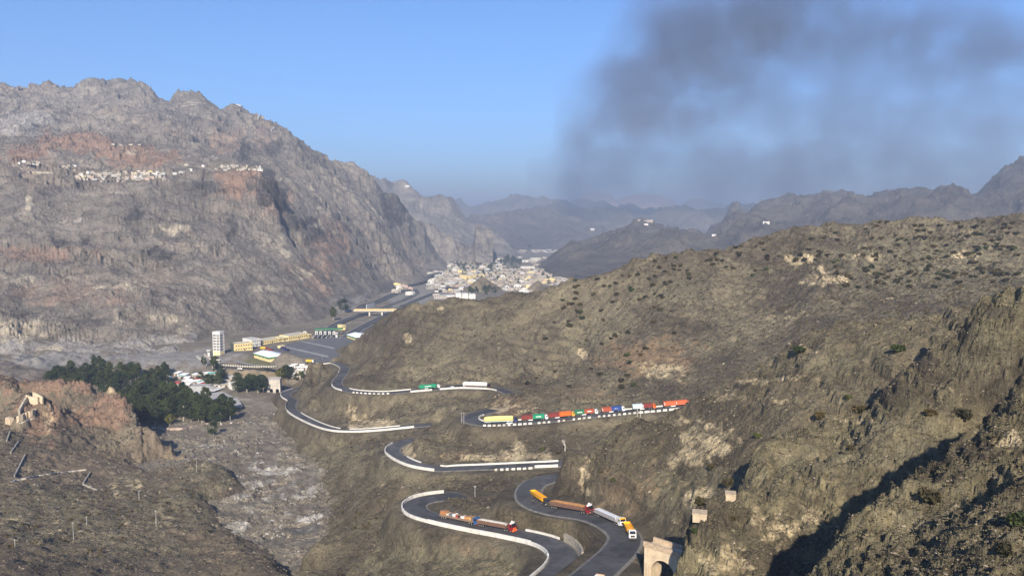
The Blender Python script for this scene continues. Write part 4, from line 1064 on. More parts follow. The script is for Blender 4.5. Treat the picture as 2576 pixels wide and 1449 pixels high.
def tarp_lorry(road, rear, front, lane, cabcol, tarp, label, ht, visor=None, bedcol=None):
    M, L = at_road(road, rear, front, lane)
    r = truck_root(label, M, "lorries queuing on the mountain road")
    chassis(r, L); cab_parts(r, L / 2, cabcol, visor=visor, stripe=P_RED if bedcol is None else None)
    mb = MB(); mb.box(-L / 2, L / 2 - 2.8, -1.27, 1.27, 1.06, 1.5)
    link("trailer_bed", mb.mesh("trailer_bed", bedcol or P_BROWN), r)
    mb = MB(); x0, x1 = -L / 2, L / 2 - 2.9; rr = random.Random(3); rings = []
    for k in range(15):
        f = k / 14; x = x0 + (x1 - x0) * f
        e = min(1, 4.5 * min(f + .06, 1 - f + .1)); e = 1 - (1 - e) ** 2
        hh = ht * (.72 + .28 * e) + rr.uniform(-.06, .06); ww = 1.36 * (.93 + .07 * e) + rr.uniform(-.03, .03)
        rings.append([(x, -ww, 1.5), (x, -ww - .02, 1.5 + hh * .7), (x, -ww * .72, 1.5 + hh * .95), (x, 0, 1.5 + hh), (x, ww * .72, 1.5 + hh * .95), (x, ww + .02, 1.5 + hh * .7), (x, ww, 1.5)])
    mb.loft(rings)
    link("tarpaulin", mb.mesh("tarpaulin", tarp, True), r)
    return r
tarp_lorry("row1", (1168, 975), (1230, 975), 1.4, P_BLACK, P_TARPW, "lorry with a tall white tarpaulin load and dark cab on the upper road", 3.0)
# middle road
tarp_lorry("row2", (1220, 1064), (1300, 1060), .6, P_NAVY, P_TARPY, "lorry with a long yellow tarpaulin load and navy cab at the hairpin", 3.1, bedcol=P_ICE)
container_truck("row2", (1312, 1058), (1373, 1053), 2.0, P_WHITE, "white cab lorry with a maroon and a green container, second in the queue", [(P_MAROON, "maroon container behind the bright green one, left part of the queue", {}), (P_GREEN, "bright green short container with white lettering behind a white cab", dict(mark=3.2))])
container_truck("row2", (1378, 1054), (1441, 1047), 2.0, P_AMBER, "amber cab lorry with a dark red and an orange container", [(P_MAROON, "dark red container behind the single bright orange one", {}), (P_ORANGE, "bright orange container behind the amber cab", {})])
container_truck("row2", (1444, 1049), (1505, 1041), 2.0, P_WHITE, "white cab lorry with a dark green and a rust red container", [(P_DGREEN, "dark green container with a white line of lettering", dict(mark=3.2)), (P_RUST, "rust red container with white lettering behind a white cab", dict(mark=2.6))])
container_truck("row2", (1513, 1042), (1574, 1036), 2.0, P_WHITE, "white cab lorry with a red and a deep blue container", [(P_RUST, "rust red container behind the deep blue one", dict(endband=True)), (P_OBLUE, "deep blue container lettered OIL behind a white cab", dict(text="O I L"))])
container_truck("row2", (1592, 1034), (1654, 1028), 2.0, P_ORANGE, "orange cab lorry with a pale blue and a maroon container", [(P_ICE, "pale blue container behind the utility poles", {}), (P_MAROON, "maroon container behind the orange cab", dict(endband=True))])
container_truck("row2", (1676, 1027), (1738, 1021), 2.0, P_ORANGE, "lorry with two orange containers half hidden by the ridge at the right end", [(P_RUST if False else paint("faded_orange_steel", (.55, .12, .045), .65, .15), "faded orange container, rearmost at the right end of the queue", dict(endband=True)), (paint("faded_orange_steel", (.55, .12, .045)), "faded orange container partly hidden by the ridge", dict(endband=True))])
# big loop
tipper("loop", (1346, 1247), (1386, 1272), 1.8, P_BLACK, P_TIPY, P_TIPY, "yellow tipper lorry with black cab coming out of the loop", visor=MAT['frame'], head=.5, fill=.7, rise=.1)
tipper("loop", (1391, 1278), (1491, 1294), 2.0, P_RED, P_BROWN, P_OCHRE, "brown tipper lorry heaped with rust coloured load, dark red cab", crown=P_WHITE, visor=P_BLACK, fill=-.15, rise=.5)
tipper("loop", (1500, 1298), (1588, 1325), 2.4, P_WHITE, P_SILVER, P_SALT, "silver tipper lorry with white load and white and yellow cab", visor=P_YELLOW, fill=.2, rise=.15)
tipper("loop", (1580, 1328), (1618, 1358), 2.6, P_WHITE, P_TIPY, P_TIPY, "yellow tipper lorry at the right bend, its white cab nearly hidden", head=.5, fill=.7, rise=.1)
tipper("loop", (1420, 1560), (1512, 1474), 4.8, P_WHITE, P_AMBER, P_WOOD, "white cab lorry with an amber top just entering at the bottom edge", visor=P_AMBER)
# lowest hairpin
tipper("hairpin", (1203, 1317), (1303, 1335), 2.0, P_RED, P_BROWN, P_GRAVEL, "brown lorry loaded with pale gravel, dark red cab, on the lowest hairpin", crown=P_WHITE, stripe=P_ORANGE, visor=P_BLACK, fill=.1, rise=.5)
M, L = at_road("hairpin", (1113, 1296), (1206, 1314), 2.0)
r = truck_root("blue cab flatbed lorry loaded with crates and household goods on the lowest hairpin", M, "lorries queuing on the mountain road")
chassis(r, L); cab_parts(r, L / 2, P_BLUE, visor=P_BLUE, stripe=P_RED)
mb = MB(); mb.box(-L / 2, L / 2 - 2.9, -1.27, 1.27, 1.06, 1.3)
for sg in (-1, 1): mb.box(-L / 2, L / 2 - 2.9, sg * 1.27 - .04, sg * 1.27 + .04, 1.3, 1.95)
mb.box(-L / 2 - .04, -L / 2 + .04, -1.27, 1.27, 1.3, 1.95); mb.box(L / 2 - 3.1, L / 2 - 2.9, -1.27, 1.27, 1.3, 3.4)
link("low_sides", mb.mesh("low_sides", P_WOOD), r)
cargo = [("orange brown wardrobe standing at the rear of the crate lorry", (.42, .17, .06), 2.1, 1.9), ("pale cream mattress bale next to the rear wardrobe", (.62, .52, .40), .9, 1.4), ("slate blue metal trunk amid the household goods", (.10, .15, .20), 1.3, 1.35), ("white bundle on top of the household goods", (.75, .73, .70), .9, 1.7), ("small red chest between bundles on the crate lorry", (.40, .04, .03), .8, 1.3), ("black trunk in the middle of the crate lorry", (.03, .03, .03), .9, 1.5), ("big white cloth bundle near the front of the crate lorry", (.78, .77, .75), 1.2, 1.5), ("orange brown cabinet close behind the blue cab", (.50, .24, .08), 1.5, 1.6), ("yellow brown crate directly behind the blue cab", (.55, .33, .12), .8, 1.75)]
xx = -L / 2 + .3; k = 0
tot = sum(c[2] for c in cargo) + .1 * len(cargo)
for lab, col, wd, ht in cargo:
    sc_ = (L - 3.6) / tot
    mb = MB(); w2 = wd * sc_
    mb.box(0, w2, -1.1, 1.05, 0, ht, top=(.06, .08)); mb.box(-.02, w2 + .02, -1.13, 1.08, ht * .45, ht * .5, 1); mb.box(.08, w2 * .6, -.9, .4, ht, ht + random.uniform(.15, .4), 1, taper=.05)
    o = link("cargo_crate", mb.mesh("cargo_crate", [paint("cargo_" + str(k), col, .85, .2), P_WOOD]), None, M=M @ Matrix.Translation((xx, 0, 1.31)))
    tag(o, lab, "crate", "household goods on the blue lorry"); xx += w2 + .1 * sc_; k += 1
# ------------------------------------------------------------------ border terminal in the valley
MAT['cream'] = plain("cream_plaster", rgb(.74, .60, .29), .85, .1, .3); MAT['whitew'] = plain("white_plaster", rgb(.60, .58, .54), .85, .15, .3)
MAT['tan'] = plain("tan_plaster", rgb(.38, .33, .265), .9, .2, .2); MAT['pinkw'] = plain("pinkish_plaster", rgb(.46, .345, .28), .9, .15, .2); MAT['greyw'] = plain("grey_plaster", rgb(.42, .41, .39), .9, .2, .2); MAT['dust'] = plain("dusty_plaster", rgb(.40, .36, .30), .9, .2, .2)
MAT['dark'] = plain("dark_opening", rgb(.018, .018, .022), .6, .1, 1); MAT['greenroof'] = plain("green_sheet", rgb(.07, .20, .09), .6, .1, .5); MAT['whiteroof'] = plain("white_sheet", rgb(.84, .85, .84), .5, .06, .3)
MAT['teal'] = plain("teal_sheet", rgb(.12, .36, .30), .6, .2, .4); MAT['redroof'] = plain("red_sheet", rgb(.42, .05, .05), .6, .2, .4); MAT['bluetarp'] = plain("blue_sheet", rgb(.05, .16, .42), .6, .2, .4)
MAT['paveway'] = plain("pale_paving", rgb(.25, .245, .24), .9, .2, .1); MAT['lawn'] = plain("dry_lawn", rgb(.15, .14, .065), .95, .25, .2); MAT['clay'] = plain("orange_clay", rgb(.42, .20, .08), .95, .2, .3)
MAT['gravelw'] = plain("white_gravel", rgb(.60, .585, .56), .95, .14, .12); MAT['gravelg'] = plain("grey_gravel", rgb(.36, .35, .33), .95, .15, .12); MAT['sandy'] = plain("sandy_terrace", rgb(.34, .265, .17), .95, .25, .08)
MAT['oldwall'] = plain("old_grey_masonry", rgb(.30, .28, .24), .95, .3, .8)
MAT['portal'] = plain("weathered_ochre_masonry", rgb(.43, .345, .24), .95, .25, .8)
MAT['concrete'] = plain("stained_concrete", rgb(.46, .42, .36), .95, .3, .12)

def flat(name, px, z, mat, dz=0.0, kind="structure"):
    pts = [pz(u, v, z) for u, v in px]
    me = bpy.data.meshes.new(name)
    top = [(x, y, H0 + z + dz) for x, y, _ in pts]; bot = [(x, y, H0 + z + dz - 1.5) for x, y, _ in pts]; n = len(top)
    me.from_pydata(top + bot, [], [tuple(range(n))] + [(i, i + n, (i + 1) % n + n, (i + 1) % n) for i in range(n)])
    bm = bmesh.new(); bm.from_mesh(me); bmesh.ops.recalc_face_normals(bm, faces=bm.faces); bm.to_mesh(me); bm.free()
    me.materials.append(mat)
    o = link(name, me); o["kind"] = kind
    return o

ZT = -165.6
flat("parking_yard", [(640, 886), (680, 875), (712, 869), (752, 860), (790, 855), (850, 846), (900, 848), (905, 872), (850, 905), (812, 911), (790, 915), (774, 910), (714, 902), (684, 891)], ZT, MAT['yard'], .15)
flat("paving_strip", [(709, 872), (714, 871), (826, 895), (826, 900)], ZT, MAT['paveway'], .35)
flat("paving_strip", [(757, 859), (760, 858), (842, 875), (840, 878)], ZT, MAT['paveway'], .35)
flat("lawn", [(574, 889), (590, 886), (602, 892), (640, 902), (674, 911), (678, 918), (640, 916), (607, 909), (584, 900)], ZT, MAT['lawn'], .05)
flat("flower_bed", [(585, 897), (600, 891), (603, 896), (594, 899)], ZT, MAT['clay'], .25)

def path_px(name, px, z, width, mat, dz=.2):
    p = spline([pz(u, v, z if not isinstance(z, (list, tuple)) else z[i]) for i, (u, v) in enumerate(px)], 8.0)
    o = ribbon(name, p, [-width / 2, 0, width / 2], [dz, dz + .05, dz], mat)
    return p
path_px("driveway", [(553, 900), (563, 891), (574, 884), (590, 879), (610, 876)], ZT, 9, MAT['paveway'], .3)
path_px("driveway", [(556, 893), (568, 897), (582, 903), (608, 913), (641, 919), (700, 923)], ZT, 5, MAT['paveway'], .35)
path_px("gravel_road", [(440, 985), (470, 984), (507, 988), (530, 984), (549, 977), (565, 970), (580, 964), (610, 958)], -180.5, 11, MAT['gravelw'], .5)
flat("gravel_yard", [(480, 985), (520, 990), (560, 985), (600, 1005), (610, 1020), (590, 1025), (560, 1010), (500, 1000), (470, 995)], -181, MAT['gravelg'], .3)

def facade(u0, v0, u1, v1, z, h_px, depth):
    """frame of a building: base line between two pixels, x along it, y away from the viewer"""
    a, b = Vector(pz(u0, v0, z)), Vector(pz(u1, v1, z))
    b.z = a.z
    x = (b - a); L = x.length; x.normalize(); y = Vector((-x.y, x.x, 0))
    if y.y < 0: y = -y
    M = Matrix((x, y, Vector((0, 0, 1)))).transposed().to_4x4(); M.translation = a
    return M, L, h_px * (a.y + b.y) / 2 / F, depth

def windows(root, xs, zs, w_, h_, y=-.06, mat='dark'):
    me = MB().box(-w_ / 2, w_ / 2, -.05, .08, 0, h_).mesh("window", MAT[mat])
    for z in zs:
        for x in xs: link("window", me, root, (x, y, z))

def block_house(name, label, u0, v0, u1, v1, h_px, depth, wall, rows=1, cols=5, roof=None, z=ZT, cat="building", wh=1.4):
    M, L, H, D = facade(u0, v0, u1, v1, z, h_px, depth)
    r = thing(name, label, cat, M=M)
    mb = MB().box(0, L, 0, D, -1, H)
    mb.box(-.25, L + .25, -.25, .15, H - .5, H + .5).box(-.25, L + .25, D - .15, D + .25, H - .5, H + .5).box(-.25, .15, .15, D - .15, H - .5, H + .5).box(L - .15, L + .25, .15, D - .15, H - .5, H + .5)
    link("wall", mb.mesh("wall", MAT[wall]), r)
    link("roof", MB().box(.2, L - .2, .2, D - .2, H, H + .12).mesh("roof", MAT[roof or 'greyw']), r)
    xs = [L * (i + .5) / cols for i in range(cols)]
    windows(r, xs, [H * (k + .32) / rows for k in range(rows)], 1.5, wh)
    mb = MB().box(-.7, .7, -.07, .05, 0, 2.4); link("door", mb.mesh("door", MAT['dark']), r, (L * .55, 0, 0))
    return r, M, L, H, D

block_house("office_building", "two storey yellow office block with dark windows behind the lawn", 591.6, 884, 635.6, 879, 18, 14, 'cream', rows=2, cols=7)
block_house("office_building", "white fronted block with yellow side behind the two storey office", 634, 872, 656, 869, 17, 22, 'whitew', rows=2, cols=4)
block_house("office_building", "long low yellow building with a pale roof beside the parking yard", 660, 867, 705, 859.5, 9.5, 16, 'cream', rows=1, cols=8)
block_house("office_building", "middle yellow building with tall dark doorways beside the parking yard", 707, 859, 725, 857, 9, 15, 'cream', rows=1, cols=5, wh=2.4)
block_house("office_building", "far yellow building nearest to the toll booths", 726, 857, 774, 849, 11, 18, 'cream', rows=1, cols=9, wh=2.0)
block_house("gatehouse", "small yellow gatehouse at the end of the yellow buildings", 776, 848.6, 783.5, 847, 6, 6, 'cream', rows=1, cols=2)
block_house("booth", "little yellow hut in front of the long low building", 706, 868 + 8, 716, 874, 5, 5, 'cream', rows=1, cols=2)

def shed(label, u0, v0, u1, v1, h_px, depth, cols):
    M, L, H, D = facade(u0, v0, u1, v1, ZT, h_px, depth)
    r = thing("warehouse", label, "warehouse", M=M)
    link("wall", MB().box(0, L, 0, D, -1, H - 2.0).mesh("wall", MAT['cream']), r)
    link("fascia", MB().box(-.4, L + .4, -.4, D + .4, H - 2.0, H).mesh("fascia", MAT['greenroof']), r)
    mb = MB().add([(-.8, -.8, H), (L + .8, -.8, H), (L + .8, D / 2, H + 2.6), (-.8, D / 2, H + 2.6), (-.8, D + .8, H), (L + .8, D + .8, H)], [(0, 1, 2, 3), (3, 2, 5, 4), (0, 3, 4), (1, 5, 2), (0, 4, 5, 1)])
    link("roof", mb.mesh("roof", MAT['whiteroof']), r)
    windows(r, [L * (i + .5) / cols for i in range(cols)], [1.6], 1.2, 2.0)
    return r
shed("yellow warehouse with white roof and green trim beside the lawn", 639, 898, 677, 909, 10, 24, 4)
block_house("annex", "small yellow annex at the right end of the lawn side warehouse", 692, 905, 707, 903, 11, 10, 'cream', rows=1, cols=3)
shed("yellow warehouse with white roof and green trim half hidden by the hill", 872.5, 849, 896, 857, 7.5, 26, 6)

# tall open concrete tower
M, L, H, D = facade(536, 894, 554, 895, ZT, 61, 9)
r = thing("concrete_tower", "tall white open sided tower of six storeys on a yellow base", "tower", M=M)
link("base", MB().box(.1, L - .1, .1, D - .1, -1, H * .17).mesh("base", MAT['cream']), r)
mb = MB(); nfl = 6
for i in range(nfl + 1):
    z = H * .17 + (H * .70) * i / nfl
    mb.box(0, L, 0, D, z, z + .8)
for x in (0, L / 2 - .35, L - .7):
    for y in (0, D - .7): mb.box(x - .003, x + .703, y - .003, y + .703, -.9, H * .9)
mb.box(.003, L - .003, .003, D - .003, H * .885, H)
link("frame", mb.mesh("frame", MAT['whitew']), r)
link("stairs", MB().box(L * .3, L * .7, D * .35, D * .95, 0, H * .9).mesh("stairs", MAT['greyw']), r)
for i in range(nfl):
    z = H * .17 + (H * .70) * i / nfl + .8
    for k in range(2): link("railing", cached('rail', lambda: MB().box(0, L / 2 - 1.1, 0, .1, 0, 1.1).mesh("railing", MAT['greyw'])), r, (.7 + k * (L / 2 - .35), .3, z))

def guard_tower(u, v, label, h_px=14, z=ZT):
    p = Vector(pz(u, v, z)); H = h_px * p.y / F
    r = thing("guard_tower", label, "guard tower", p)
    link("shaft", MB().box(-1.3, 1.3, -1.3, 1.3, -1, H * .5).mesh("shaft", MAT['whitew']), r)
    link("cabin", MB().box(-1.7, 1.7, -1.7, 1.7, H * .5, H * .62).box(-1.5, 1.5, -1.5, 1.5, H * .62, H * .85, 1).mesh("cabin", [MAT['whitew'], MAT['dark']]), r)
    link("roof", MB().box(-2.3, 2.3, -2.3, 2.3, H * .85, H).mesh("roof", MAT['whitew']), r)
guard_tower(526, 894, "white guard tower left of the tall open tower")
guard_tower(551, 917, "white guard tower on the lawn below the tall open tower")
guard_tower(768, 846, "white guard tower behind the row of yellow buildings", 13)
guard_tower(847, 849, "white guard booth tower right of the toll booths", 12)

# toll plaza
M, L, H, D = facade(793, 840, 858, 838, ZT, 9, 16)
r = thing("toll_canopy", "long flat green canopy over the toll lanes", "canopy", M=M)
link("roof", MB().box(-1, L + 3, 0, D, H, H + 1.1).mesh("roof", MAT['greenroof']), r)
for i in range(6): link("post", cached('tollpost', lambda: MB().box(-.3, .3, -.3, .3, -1, H).mesh("post", MAT['greyw'])), r, (L * i / 5, D / 2, 0))
for u in (796.5, 806.5, 817.6, 828.7, 839.8):
    p = Vector(pz(u, 841, ZT))
    b = thing("toll_booth", "cream toll booth with dark window under the green canopy", "toll booth", p, group="toll booths")
    link("wall", cached('tb', lambda: MB().box(-1.8, 1.8, 0, 4, -1, 4.2).mesh("wall", MAT['whitew'])), b)
    link("window", cached('tbw', lambda: MB().box(-1.0, 1.0, -.08, .05, 1.3, 3.0).mesh("window", MAT['dark'])), b)
    q = Vector(pz(u - 8, 849, ZT))
    d = (q - p); ang = math.atan2(d.y, d.x)
    single("lane_kerb", MB().box(0, d.length, -.5, .5, -1, .7), MAT['greyw'], "dark sided kerb island between toll lanes", "kerb", p, ang, "toll lane kerbs")

# fence, sign, walls
def wall_px(name, px, h, th, mat, label, only=None, cat="wall", base=-1.2, lift=0.0, step=4.0, group=None):
    pts = []
    for (a, b), (c, d) in zip(px, px[1:]):
        n = max(2, int(math.hypot(c - a, d - b) / step))
        for i in range(n):
            hp = hit(a + (c - a) * i / n, b + (d - b) * i / n, only)
            if hp: pts.append(tuple(hp))
    hp = hit(px[-1][0], px[-1][1], only)
    if hp: pts.append(tuple(hp))
    if len(pts) < 2: return None
    p = np.array(pts)
    if len(p) > 4:
        z = p[:, 2].copy(); z[1:-1] = (z[:-2] + z[1:-1] + z[2:]) / 3; p[:, 2] = z
    p[:, 2] += lift
    return single(name, bar(p, h, th, base=base), MAT[mat], label, cat, group=group)

fpx = [(542 + (697 - 542) * i / 26, 917 + 6 * (i / 26) + 2.5 * math.sin(i / 26 * math.pi)) for i in range(27)]
r = thing("fence", "fence of dark posts and pale panels below the lawn", "fence", pz(542, 917, ZT))
base = Vector(pz(542, 917, ZT)); mbp = MB()
q = [Vector(pz(u, v, ZT)) - base for u, v in fpx]
for a in q: link("post", cached('fpost', lambda: MB().box(-.35, .35, -.35, .35, -1, 2.6).mesh("post", MAT['frame'])), r, a)
link("panel", bar(np.array([tuple(a) for a in q]), 1.4, .2, base=-.5).mesh("panel", MAT['limeb']), r)
M, L, H, D = facade(597.5, 930, 609, 930.5, -169.5, 5.2, .4)
r = thing("sign_board", "white sign board with dark lettering standing on the bare terrace", "sign", M=M)
link("panel", MB().box(0, L, 0, .3, .6, H).mesh("panel", MAT['whitew']), r)
for i in range(3): link("post", cached('sp', lambda: MB().box(-.15, .15, .02, .28, -1.5, .6).mesh("post", MAT['frame'])), r, (L * (.1 + .4 * i), 0, 0))
link("lettering", MB().box(L * .12, L * .2, -.06, -.01, H * .4, H * .75).box(L * .3, L * .36, -.06, -.01, H * .4, H * .75).box(L * .46, L * .56, -.06, -.01, H * .4, H * .75).box(L * .66, L * .74, -.06, -.01, H * .4, H * .75).mesh("lettering", MAT['dark']), r)
VF = ("valley_floor",)
wall_px("stairway", [(496, 897), (521, 920)], .8, 3.0, 'limeb', "pale stepped ramp on the bank left of the guard towers", VF, "steps")
wall_px("boundary_wall", [(514, 893), (540, 914)], 1.8, .5, 'concrete', "grey boundary wall running down between the two guard towers", VF)
wall_px("boundary_wall", [(382, 1078), (420, 1082), (455, 1081), (490, 1075), (534, 1066)], 1.9, .6, 'pinkw', "red and white boundary wall at the foot of the tree grove", VF)

# two arched tunnel mouths under a concrete bank
M, L, H, D = facade(672, 985, 705, 984, -185, 31, 14)
def arch_wall(L, H, D, arches, n=12):
    mb = MB(); xs = [0]
    cur = 0.0
    for cx, rad, spr in arches:
        mb.box(cur, cx - rad, 0, D, -2, spr)
        cur = cx + rad
    mb.box(cur, L, 0, D, -2, spr)
    prev = 0.0
    for cx, rad, spr in arches:
        mb.box(prev, cx - rad, 0, D, spr, H)
        arc = [(cx - rad * math.cos(math.pi * k / n), spr + rad * math.sin(math.pi * k / n)) for k in range(n + 1)]
        for k in range(n):
            (xa, za), (xb, zb) = arc[k], arc[k + 1]
            mb.add([(xa, 0, za), (xb, 0, zb), (xb, 0, H), (xa, 0, H), (xa, D, za), (xb, D, zb), (xb, D, H), (xa, D, H)], [(0, 1, 2, 3), (7, 6, 5, 4), (4, 5, 1, 0), (3, 2, 6, 7)])
        prev = cx + rad
    mb.box(prev, L, 0, D, spr, H)
    return mb
r = thing("culvert_wall", "stained concrete culvert wall with two dark arched mouths", "culvert", M=M)
link("wall", arch_wall(L, H, D, [(L * .32, L * .13, 1.0), (L * .78, L * .13, 1.0)]).mesh("wall", MAT['concrete']), r)
link("dark_back", MB().box(.5, L - .5, D - .6, D - .1, -1, 4).mesh("dark_back", MAT['dark']), r)
block_house("house", "white two storey house beside the white gravel road", 584, 981, 604, 978, 16, 9, 'whitew', rows=2, cols=4, z=-181.5, cat="house")

# carriageways and bridge
za = lambda v: -166 - 20 * min(1, max(0, (850 - v) / 130.0))
def vroad(px, width, walls=None, lift=.5):
    pts = [pz(u, v, za(v)) for u, v in px]
    p = spline(pts, 12.0)
    for i in range(len(p)): p[i, 2] = max(p[i, 2], SHEETS['valley_floor'].height(p[i, 0], p[i, 1]) + .3)
    ribbon("road", p, [-width / 2, 0, width / 2], [lift, lift + .1, lift], MAT['asphalt'])
    if walls:
        for side, lab, mat, h in walls: single("parapet_wall", bar(offset(p, side * (width / 2 + 1)), h, .8, base=-2), MAT[mat], lab, "wall")
    return p
vroad([(800, 850), (832, 826), (848, 816), (874, 804), (914, 791), (940, 783)], 14, [(1, "low pale wall along the left carriageway by the toll booths", 'limeb', 1.2)])
vroad([(870, 852), (899, 832), (934, 813), (964, 797), (985, 785), (1005, 775)], 17, [(1, "pale kerb wall along the right carriageway under the hill", 'limeb', 1.0), (-1, "pale kerb wall between hill and right carriageway", 'limeb', 1.0)])
vroad([(906, 781), (908, 776), (920, 769), (944, 762), (962, 755), (990, 742), (1020, 731), (1032, 725), (1028, 719), (1040, 716), (1066, 708), (1084, 693), (1110, 686)], 17, [(1, "dark retaining wall along the river road below the mountain", 'stone', 2.2)])
vroad([(960, 778), (984, 766), (1014, 756), (1036, 744), (1048, 736), (1044, 728)], 12, [(-1, "dark wall along the middle valley road", 'stone', 2.0)])
vroad([(1010, 772), (1050, 754), (1098, 735), (1130, 722)], 14)
a, b = Vector(pz(899, 790, -172)), Vector(pz(1004, 790, -172)); b.z = a.z
x = (b - a).normalized(); y = Vector((-x.y, x.x, 0)); M = Matrix((x, y, Vector((0, 0, 1)))).transposed().to_4x4(); M.translation = a
L = (b - a).length
r = thing("road_bridge", "long flat bridge with a tan parapet on two grey piers across both carriageways", "bridge", M=M)
link("deck", MB().box(-6, L, -7, 7, 5.6, 7.2).mesh("deck", MAT['limeb']), r)
for s in (-7.0, 6.6): link("parapet", MB().box(-6, L, s, s + .4, 7.2, 9.2).mesh("parapet", plain("tan_parapet", rgb(.52, .40, .20), .9, .15, .2)), r)
for t in (.3, .6): link("pier", cached('pier', lambda: MB().box(-1.5, 1.5, -5, 5, -10, 5.6).mesh("pier", MAT['concrete'])), r, (L * t, 0, 0))
wall_px("white_wall", [(922, 777), (943, 771)], 9, 1, 'whitew', "bright white wall panel beyond the bridge", VF)
M, L, H, D = facade(860, 828, 869, 827, -167, 9, 12)
single("pump_house", MB().box(0, L, 0, D, -2, H).box(-.3, L + .3, -.3, D + .3, H, H + .5).box(L * .2, L * .4, -.06, .0, H * .4, H * .8, 1).box(L * .6, L * .8, -.06, .0, H * .4, H * .8, 1), [MAT['cream'], MAT['dark']], "square yellow hut on the verge beyond the toll canopy", "hut").matrix_world = M

# ------------------------------------------------------------------ houses: town, mountain village, settlement
def house_mesh(key, wall, rr):
    def mk():
        mb = MB(); mb.box(-.5, .5, -.4, .4, -.35, .42)
        mb.box(-.5, .5, -.4, -.36, .42, .5).box(-.5, .5, .36, .4, .42, .5).box(-.5, -.46, -.36, .36, .42, .5).box(.46, .5, -.36, .36, .42, .5)
        n = rr.choice((2, 3, 4))
        for i in range(n):
            x = -.5 + (i + .5) / n
            mb.box(x - .06, x + .06, -.405, -.39, .08, .28, 1)
        mb.box(-.506, -.49, -.12, .02, .08, .28, 1).box(.49, .506, -.1, .06, -.02, .26, 1)
        if rr.random() < .4: mb.box(-.3, .1, -.1, .3, .42, .66)
        return mb.mesh("house", [MAT[wall], MAT['dark']])
    return cached(('house', key), mk)
HR = random.Random(5)
WALLS = ['whitew', 'dust', 'cream', 'tan', 'pinkw', 'greyw']
MASS = MB()
def houses(n, region, weights, size, label, group, only, hts=(3.5, 6.5), minsep=0.8, mass=False):
    made, pos = 0, []
    for _ in range(n * 12):
        if made >= n: break
        u0, v0, u1, v1, dv = region
        u = HR.uniform(u0, u1); v = HR.uniform(v0, v1) + dv * (u - u0) / (u1 - u0)
        p = hit(u, v)
        q = hit(u, v, only)
        if p is None or q is None or (p - q).length > 2: continue
        if any((p.x - a) ** 2 + (p.y - b) ** 2 < (s * minsep) ** 2 for a, b, s in pos): continue
        if mass:
            s = HR.uniform(*size); a = HR.gauss(.1, .4); Mx = Matrix.Translation(p) @ Matrix.Rotation(a, 4, 'Z'); d = s * HR.uniform(.5, 1); hh = HR.uniform(*hts)
            k = HR.choices(range(6), weights)[0]
            MASS.box(-s / 2, s / 2, -d / 2, d / 2, -3, hh, k, Mx)
            for i in range(3): MASS.box(-s / 2 + s * (i + .3) / 3, -s / 2 + s * (i + .6) / 3, -d / 2 - .05, -d / 2 + .05, hh * .25, hh * .65, 6, Mx)
            pos.append((p.x, p.y, s)); made += 1
            continue
        s = HR.uniform(*size); wl = HR.choices(WALLS, weights)[0]
        o = link("house", house_mesh((wl, HR.randrange(3)), wl, HR), None, p - Vector((0, 0, .3)), (0, 0, HR.gauss(.1, .35) + HR.choice((0, 0, math.pi / 2))))
        o.scale = (s, s * HR.uniform(.6, 1.0), HR.uniform(*hts) * 2)
        tag(o, label, "house", group); pos.append((p.x, p.y, s)); made += 1
MO = ("mountain",)
houses(34, (196, 436, 300, 452, 1), (3, 4, 1, 3, 1, 2), (6, 13), "flat roofed pale house in the dense middle of the mountain village", "houses in the middle of the mountain village", MO, (2.2, 3.2))
houses(18, (335, 432, 410, 444, -2), (4, 4, 1, 3, 0, 2), (6, 12), "flat roofed pale house in the right half of the mountain village", "houses in the right half of the mountain village", MO, (2.2, 3.2))
houses(12, (40, 405, 96, 412, 4), (5, 3, 0, 2, 1, 0), (7, 12), "small pale house at the far left of the mountain village", "houses at the left of the mountain village", MO, (2.2, 3.2))
houses(6, (158, 412, 192, 424, 6), (4, 3, 0, 2, 1, 0), (7, 12), "pale house above the left gap of the mountain village", "houses above the village gap", MO, (2.2, 3.2))
houses(24, (556, 416, 658, 428, 3), (3, 4, 1, 3, 0, 1), (6, 11), "pale house on the knoll above the dark cliff", "houses on the cliff knoll", MO, (2.2, 3.2))
houses(8, (430, 412, 545, 440, 0), (4, 3, 1, 2, 1, 0), (6, 12), "scattered pale house between the village and the cliff knoll", "scattered village houses", MO, (2.2, 3.2))
houses(4, (268, 362, 372, 368, 0), (1, 2, 0, 2, 2, 0), (8, 12), "lone pale hut on top of the red hill behind the village", "huts on the red hill", MO, (2.2, 3.2))
for k, (a, lab) in enumerate([([(70, 436), (133, 437)], "dark terrace wall below the left of the village"), ([(192, 450), (243, 455)], "dark terrace wall under the middle of the village, left piece"), ([(252, 459), (300, 457)], "dark terrace wall under the middle of the village, right piece"), ([(332, 452), (379, 450)], "dark terrace wall under the white village houses")]):
    wall_px("terrace_wall", a, 3.5, 1.5, 'stone', lab, MO, base=-5)
block_house("house", "largest bright white house at the village edge", 376, 447, 396, 447, 10, 10, 'whitew', rows=1, cols=3, z=(hit(386, 446, MO) or Vector((0, 0, 350))).z - H0, cat="house")
wall_px("border_wall", [(584, 261), (600, 265), (613, 271), (630, 275), (645, 283), (660, 287)], 3, 2, 'whitew', "pale border wall along the mountain crest", MO, step=5)
wall_px("border_wall", [(655, 286), (650, 293), (649, 300)], 4, 2, 'whitew', "short bright wall dropping from the mountain crest", MO, step=4)
wall_px("border_wall", [(682, 330), (690, 322)], 4, 2, 'whitew', "small bright wall piece lower on the mountain skyline", MO, step=3)
wall_px("border_wall", [(437, 270), (460, 268), (478, 265), (500, 262)], .8, 2.4, 'tan', "pale track wall below the second mountain peak", MO, step=5)
